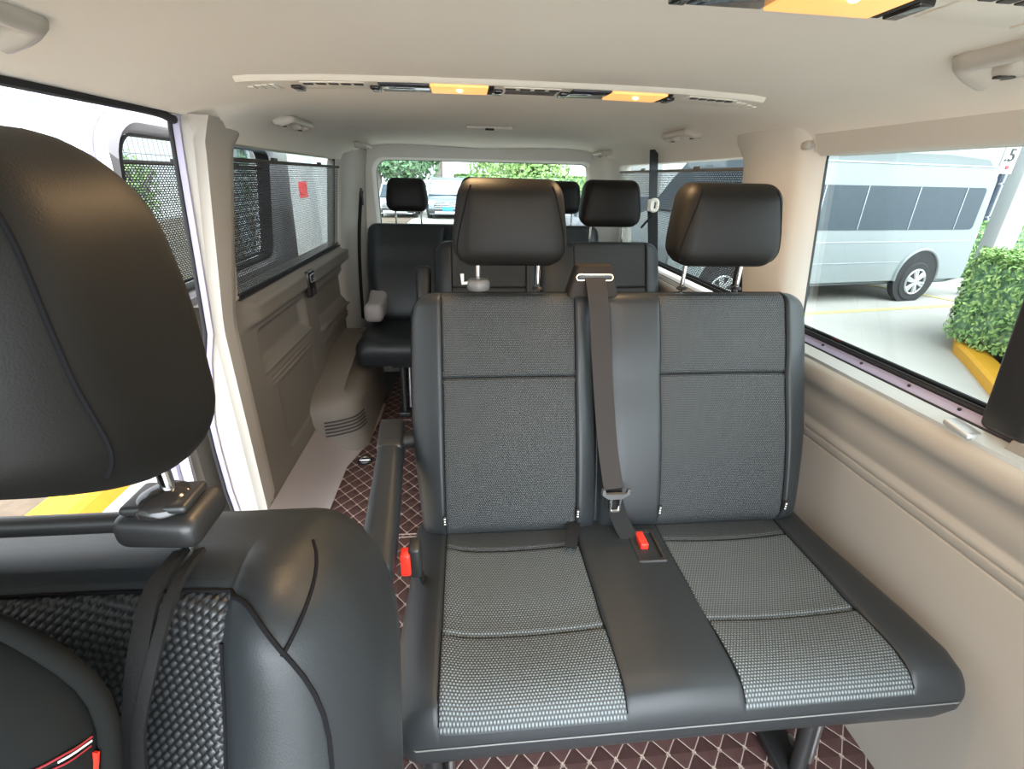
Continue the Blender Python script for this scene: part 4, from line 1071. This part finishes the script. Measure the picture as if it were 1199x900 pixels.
def car(label, L_, W_, H_, paint, suv, loc, rz, plate=False):
    t = tag(empty('car', (0, 0, 0)), label, 'car'); w = W_ / 2; hb = H_ * (.60 if suv else .62); gc = .22
    st = [(-.5, .52, .30), (-.49, .60, .62 * 1), (-.46, .66, .90), (-.40, .72, .97), (-.30, .76, 1), (-.23, .80, 1), (-.1, .82, 1), (.2, .84, 1), (.38, .86, 1), (.46, .84, .97), (.495, .72, .90), (.5, .5, .8)]
    secs = []
    for f, zt, ws in st:
        z = hb * (zt / .84) if f > -.23 else hb * zt / .84
        ww = w * (ws if ws > .6 else .86); ww = w * max(.88, ws); y = f * L_
        secs.append([(-ww * .94, y, gc), (-ww, y, gc + .12), (-ww, y, lerp(gc, z, .6)), (-ww * .965, y, z - .03), (-ww * .88, y, z), (0, y, z + .025), (ww * .88, y, z), (ww * .965, y, z - .03), (ww, y, lerp(gc, z, .6)), (ww, y, gc + .12), (ww * .94, y, gc)])
    MB().loft(secs).build('body', M[paint], t, smooth=45)
    ya, yb = -.25 * L_, (.47 if suv else .40) * L_
    def ring(f0, f1, wf, z): 
        y0_, y1_ = f0 * L_, f1 * L_; return [(x, y, z) for x, y in rrect(w * wf, (y1_ - y0_) / 2, .12, 5, (0, (y0_ + y1_) / 2))]
    bk_ = .47 if suv else .42
    MB().loft([ring(-.26, bk_, .93, hb - .02), ring(-.20, bk_ - .015, .90, lerp(hb, H_, .4)), ring(-.125, bk_ - .05, .80, H_ - .05)]).build('windows', M['van_glass'] if not suv else M['window_sky'], t, smooth=50)
    MB().loft([ring(-.135, bk_ - .045, .82, H_ - .07), ring(-.12, bk_ - .06, .80, H_ - .02), ring(-.09, bk_ - .10, .68, H_)]).build('roof', M[paint], t, smooth=60)
    pl = MB()
    for s_ in (-1, 1):
        pl.tube([(s_ * w * .90, -.265 * L_, hb - .01), (s_ * w * .80, -.13 * L_, H_ - .055)], .03, 8)
        pl.tube([(s_ * w * .915, .08 * L_, hb - .02), (s_ * w * .81, .08 * L_, H_ - .05)], .03, 8)
        pl.tube([(s_ * w * .90, (bk_ - .03) * L_, hb - .02), (s_ * w * .78, (bk_ - .07) * L_, H_ - .06)], .06, 8)
    pl.build('roof_pillar', M[paint], t)
    r = .34 if suv else .31
    for y in (-.31 * L_, .30 * L_):
        for s_ in (-1, 1):
            wheel(t, (s_ * (w - .10), y, r), r, .21, s_)
    ar = MB()
    for y in (-.31 * L_, .30 * L_):
        for s_ in (-1, 1): ar.tube([(s_ * (w + .002), y + math.cos(a) * (r + .05), r + math.sin(a) * (r + .05)) for a in lin(-.15, pi + .15, 16)], .022, 6)
    ar.build('wheel_arch', M['rubber'], t)
    yf = -.5 * L_
    g = MB(); g.rbox((0, yf - .005, hb * .60), (W_ * .62, .05, .20), .03, 3)
    for k_ in range(3): g.rbox((0, yf - .03, hb * .60 - .06 + .06 * k_), (W_ * .60, .012, .012), .004, 1, mi=1)
    g.build('grille', [M['black'], M['chrome']], t)
    for s_ in (-1, 1):
        g = MB(); g.rbox((s_ * w * .72, yf + .02, hb * .68), (.36, .10, .15), .05, 4); g.build('headlamp', M['head'], t)
    g = MB(); g.rbox((0, yf + .02, .36), (W_ * .93, .12, .20), .05, 3); g.rbox((0, yf - .03, .30), (W_ * .6, .06, .09), .02, 2, mi=1); g.build('bumper', [M['black'], M['alu']], t)
    for s_ in (-1, 1):
        g = MB(); g.rbox((s_ * (w + .09), -.22 * L_, hb + .05), (.16, .10, .12), .04, 3); g.build('mirror', M[paint], t)
    if plate:
        g = MB(); g.rbox((0, yf - .045, .46), (.46, .02, .15), .006, 2); g.build('number_plate', M['plate_blue'], t)
        g = MB(); g.lathe([(.06, -.02), (.06, .02)], (0, yf - .05, hb * .66), 'y', 16); g.build('emblem', M['chrome'], t)
    put(t, loc, rz); return t
M['window_sky'] = plain('painted_sky_glass', (.30, .36, .38), .05, var=.1)  # pale sky reflection painted into the SUV's glass colour
car('blue-grey SUV with a blue plate facing us behind the rear window', 4.6, 1.9, 1.72, 'suv', True, (-.85, 24.6, G), 0, True)
car('silver car seen under the left rear headrest, beside the SUV', 4.4, 1.78, 1.45, 'car_silver', False, (-3.15, 24.6, G), 0)
car('dark grey car seen through the right rear net sunshade, beyond the minibus', 4.5, 1.8, 1.50, 'car_grey', False, (4.6, 12.6, G), 1.35)

vn = tag(empty('van', (0, 0, 0)), 'white high-roof minibus with tinted side windows outside the right window', 'van')
# local frame: x along the van from its tail to its nose, y = 0 the side that faces us (going to -2), z up from the ground
vp = [(.02, .36), (-.02, .55), (0, 1.2), (.06, 1.95), (.14, 2.20), (.34, 2.33), (1.2, 2.38), (3.5, 2.38), (4.05, 2.33), (4.40, 2.18), (4.72, 1.80), (5.08, 1.33), (5.25, 1.25), (5.62, 1.10), (5.80, .92), (5.86, .62), (5.84, .36), (5.6, .30), (.3, .30)]
def vprof(y, ins, top):
    out = []
    for u, z in vp:
        uu = u + ins * (1 - 2 * u / 5.85); zz_ = z - top * sm((z - 1.6) / .6); out.append((uu, y, zz_))
    return out
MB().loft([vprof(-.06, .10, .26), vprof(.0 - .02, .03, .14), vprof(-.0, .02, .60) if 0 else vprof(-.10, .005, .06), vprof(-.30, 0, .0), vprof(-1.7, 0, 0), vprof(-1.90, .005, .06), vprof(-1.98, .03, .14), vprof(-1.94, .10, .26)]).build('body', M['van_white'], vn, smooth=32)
# flat side skin up to the gutter
sp = [(.05, .36), (.03, .55), (.05, 1.2), (.09, 1.9), (.18, 2.10), (3.9, 2.12), (4.28, 2.02), (4.62, 1.75), (4.98, 1.30), (5.3, 1.18), (5.66, 1.03), (5.78, .85), (5.80, .45), (5.74, .36)]
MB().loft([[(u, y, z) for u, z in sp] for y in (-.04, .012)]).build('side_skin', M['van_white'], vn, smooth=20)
def band(name, pts, mat, y0=.0, y1=.022):
    return MB().loft([[(u, y, z) for u, z in pts] for y in (y0, y1)]).build(name, M[mat], vn, smooth=20)
band('side_window', [(u + 2.10, z + 1.475) for u, z in rrect(1.86, .315, .06, 5)], 'van_glass')
band('door_window', [(4.06, 1.20), (4.06, 1.76), (4.30, 1.76), (4.62, 1.50), (4.88, 1.20)], 'van_glass')
m_ = MB()
for u in (.66, 1.62, 2.62, 3.4): m_.rbox((u, .026, 1.475), (.016, .008, .62), .002, 1)
m_.build('window_bar', M['steel_grey'], vn)
m_ = MB(); m_.loft([[(u, y, z) for u, z in ((4.46, 2.06), (4.74, 1.77), (5.07, 1.345), (5.10, 1.36), (4.76, 1.80), (4.47, 2.12))] for y in (-.14, -1.86)]); m_.build('windscreen', M['van_glass'], vn)
m_ = MB(); m_.tube([(.15, .012, 2.09), (3.95, .012, 2.10)], .014, 6); m_.rbox((2.7, .014, .98), (5.0, .01, .018), .003, 1); m_.rbox((2.95, .014, .66), (2.8, .01, .012), .003, 1)
for u in (4.02, 4.98): m_.rbox((u, .014, 1.1), (.012, .006, 1.4), .002, 1)
m_.build('body_crease', M['steel_grey'], vn)
for u in (1.09, 4.83):
    for sd_ in (1, -1):
        yy = -.075 if sd_ > 0 else -1.885
        r_ = .33; o0 = MB(); o0.lathe([(r_ * .62, -.11), (r_ * .9, -.11), (r_, -.08), (r_, .08), (r_ * .9, .11), (r_ * .62, .11)], (u, yy, r_), 'y', 32); wo = o0.build('wheel', M['tyre'], vn)
        m_ = MB(); x_ = yy + sd_ * .113
        m_.tube([(u + math.cos(a) * r_ * .60, x_, r_ + math.sin(a) * r_ * .60) for a in lin(0, 2 * pi, 28)[:-1]], r_ * .05, 8, closed=True)
        for k_ in range(6):
            a = 2 * pi * k_ / 6 + .3
            for da in (-.14, .14): m_.tube([(u + math.cos(a + da) * r_ * .14, x_ + sd_ * .004, r_ + math.sin(a + da) * r_ * .14), (u + math.cos(a + da) * r_ * .58, x_, r_ + math.sin(a + da) * r_ * .58)], r_ * .07, 6)
        m_.lathe([(r_ * .20, -.01), (r_ * .18, sd_ * .02)], (u, x_, r_), 'y', 14); m_.build('rim', M['wheel'], wo)
    m_ = MB(); m_.lathe([(.44, -.05), (.44, .018)], (u, 0, .40), 'y', 36); m_.build('wheel_arch', M['rubber'], vn)
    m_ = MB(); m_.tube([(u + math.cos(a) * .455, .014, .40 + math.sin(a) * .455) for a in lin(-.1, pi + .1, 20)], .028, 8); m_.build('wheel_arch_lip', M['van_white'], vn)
m_ = MB(); m_.rbox((.0, -.06, 1.05), (.05, .08, .16), .02, 3); m_.build('tail_lamp', M['sign_red'], vn)
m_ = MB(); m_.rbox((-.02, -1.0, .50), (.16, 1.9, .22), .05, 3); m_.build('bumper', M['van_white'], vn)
m_ = MB(); m_.rbox((5.55, -.10, .86), (.34, .20, .20), .06, 4); m_.build('headlamp', M['head'], vn)
m_ = MB(); m_.rbox((4.92, .14, 1.30), (.12, .20, .26), .05, 4); m_.build('mirror', M['black'], vn)
vn.location = (8.44, 7.44, G); vn.rotation_euler = (0, 0, math.atan2(-.156, -.988))

# ---- buildings, posts, fence
t = tag(empty('building', (11.4, 18, G)), 'white building behind the white minibus', 'building')
MB().rbox((11.4, 18, 2.6), (11.2, 6, 6.4), .05, 1).build('facade', M['wall_white'], t)
m_ = MB(); m_.rbox((14.10, 14.98, 2.52), (.62, .08, .75), .02, 1); m_.build('window', M['brown'], t)
t = tag(empty('building', (24, 20, G)), 'dark glazed building at the far right above the hedges', 'building')
MB().rbox((24, 20, 2.2), (9.2, 6, 5.6), .05, 1).build('facade', M['dark_glass'], t)
m_ = MB()
for z in (.2, 1.35, 2.4): m_.rbox((24, 16.98, z), (9.2, .1, .07), .01, 1)
for x in lin(19.5, 28.5, 9): m_.rbox((x, 16.98, 2.0), (.07, .1, 5.0), .01, 1)
m_.build('glazing_bar', M['steel_grey'], t)
t = tag(empty('gate_post', (9.0, 7.7, G)), 'white post with red and black height figures beside the white minibus', 'gate post')
MB().rbox((8.99, 7.62, 1.2), (.24, .26, 3.6), .02, 2).build('post_shaft', M['wall_white'], t)
MB().rbox((8.62, 7.60, 1.90), (.26, .03, .95), .008, 1).build('sign_board', M['wall_white'], t)
MB().rbox((8.62, 7.578, 1.86), (.20, .012, .06), .003, 1).build('red_bar', M['sign_red'], t)
MB().rbox((8.62, 7.578, 1.52), (.05, .012, .05), .003, 1).build('red_dot', M['sign_red'], t)
def text(name, body, loc, rot, size, mat, parent):
    c_ = bpy.data.curves.new(name, 'FONT'); c_.body = body; c_.size = size; c_.extrude = .003; c_.align_x = 'CENTER'; c_.align_y = 'CENTER'; c_.materials.append(mat)
    tmp = bpy.data.objects.new(name, c_); C.objects.link(tmp); dg = bpy.context.evaluated_depsgraph_get(); me = bpy.data.meshes.new_from_object(tmp.evaluated_get(dg)); bpy.data.objects.remove(tmp)
    o = bpy.data.objects.new(name, me); C.objects.link(o); o.parent = parent; o.location = V(loc) - parent_world(parent); o.rotation_euler = rot; return o
text('figure', '2', (8.62, 7.575, 2.04), (pi / 2, 0, 0), .26, M['black'], t)
text('figure', '.5', (8.60, 7.575, 1.69), (pi / 2, 0, 0), .26, M['black'], t)
t = tag(empty('bollard', (10.25, 8.45, G)), 'white square bollard standing by the far hedge at the right edge', 'bollard')
MB().rbox((10.25, 8.45, .55), (.20, .20, 2.2), .03, 2).build('bollard_shaft', M['wall_white'], t)

t = tag(empty('wire_fence', (-3.2, 6, G)), 'galvanised wire mesh fence outside the open sliding door', 'fence')
m_ = MB()
for y in lin(1.5, 8.0, 81): m_.tube([(-3.2, y, G), (-3.2, y, 2.9)], .0035, 5)
for z in lin(-.45, 2.85, 11): m_.tube([(-3.2, 1.5, z), (-3.2, 8.0, z)], .0045, 5)
m_.build('wire', M['wire'], t)
for y in (4.36, 7.3, 1.5):
    m_ = MB(); m_.rbox((-3.2, y, 1.2), (.10, .17, 3.6), .01, 2); m_.build('post', M['steel_grey'], t)
t = tag(empty('wall_panel', (-3.4, 10, G)), 'white wall panels with a red label outside the left rear window', 'wall')
MB().rbox((-3.3, 9.35, 1.0), (.5, 1.35, 3.2), .02, 2).build('white_panel', M['wall_white'], t)
MB().rbox((-3.3, 10.4, 1.0), (.3, .78, 3.2), .02, 2).build('grey_panel', M['wall_grey'], t)
MB().rbox((-3.3, 11.4, 1.0), (.5, 1.2, 3.2), .02, 2).build('white_panel', M['wall_white'], t)
MB().rbox((-3.035, 9.62, .93), (.03, .40, .26), .008, 1).build('red_label', M['sign_red'], t)

# ================================================================== LIGHT
w = bpy.data.worlds.new('sky'); bpy.context.scene.world = w; w.use_nodes = True; N = w.node_tree.nodes; L = w.node_tree.links
bg = N['Background']; tc = N.new('ShaderNodeTexCoord')
# hazy white sky, with a bright lobe added behind the camera to light the cabin
dot = N.new('ShaderNodeVectorMath'); dot.operation = 'DOT_PRODUCT'; nrm = N.new('ShaderNodeVectorMath'); nrm.operation = 'NORMALIZE'
L.new(tc.outputs['Generated'], nrm.inputs[0]); L.new(nrm.outputs[0], dot.inputs[0])
sd = V((.35, -.80, .52)).normalized(); dot.inputs[1].default_value = sd
mr = N.new('ShaderNodeMapRange'); mr.interpolation_type = 'SMOOTHSTEP'; L.new(dot.outputs['Value'], mr.inputs[0])
mr.inputs[1].default_value = .35; mr.inputs[2].default_value = .98; mr.inputs[3].default_value = 1.25; mr.inputs[4].default_value = 7.5
no = N.new('ShaderNodeTexNoise'); no.inputs['Scale'].default_value = 2.5; L.new(tc.outputs['Generated'], no.inputs['Vector'])
cl = mixc(N, L, no.outputs['Fac'], (.78, .89, 1.0), (.94, .98, 1.0)); L.new(cl, bg.inputs[0])
L.new(mr.outputs[0], bg.inputs[1])

def area(name, loc, size, energy, col):
    l = bpy.data.lights.new(name, 'AREA'); l.energy = energy; l.size = size[0]; l.size_y = size[1]; l.shape = 'RECTANGLE'; l.color = col
    o = bpy.data.objects.new(name, l); C.objects.link(o); o.location = loc; return o
for dy in (0, -.637):
    for x in (-.11, .275): area('lamp_light', (x, 1.18 + dy, zc(x) - .028), (.11, .08), 1.0, (1, .64, .32))

sc = bpy.context.scene
sc.view_settings.view_transform = 'Standard'; sc.view_settings.look = 'None'; sc.view_settings.gamma = 1; sc.view_settings.use_curve_mapping = False
sc.view_settings.exposure = 1.2
sc.cycles.max_bounces = 10; sc.cycles.diffuse_bounces = 6; sc.cycles.transparent_max_bounces = 24; sc.cycles.sample_clamp_indirect = 8
sc.cycles.use_denoising = True; sc.cycles.caustics_reflective = False; sc.cycles.caustics_refractive = False
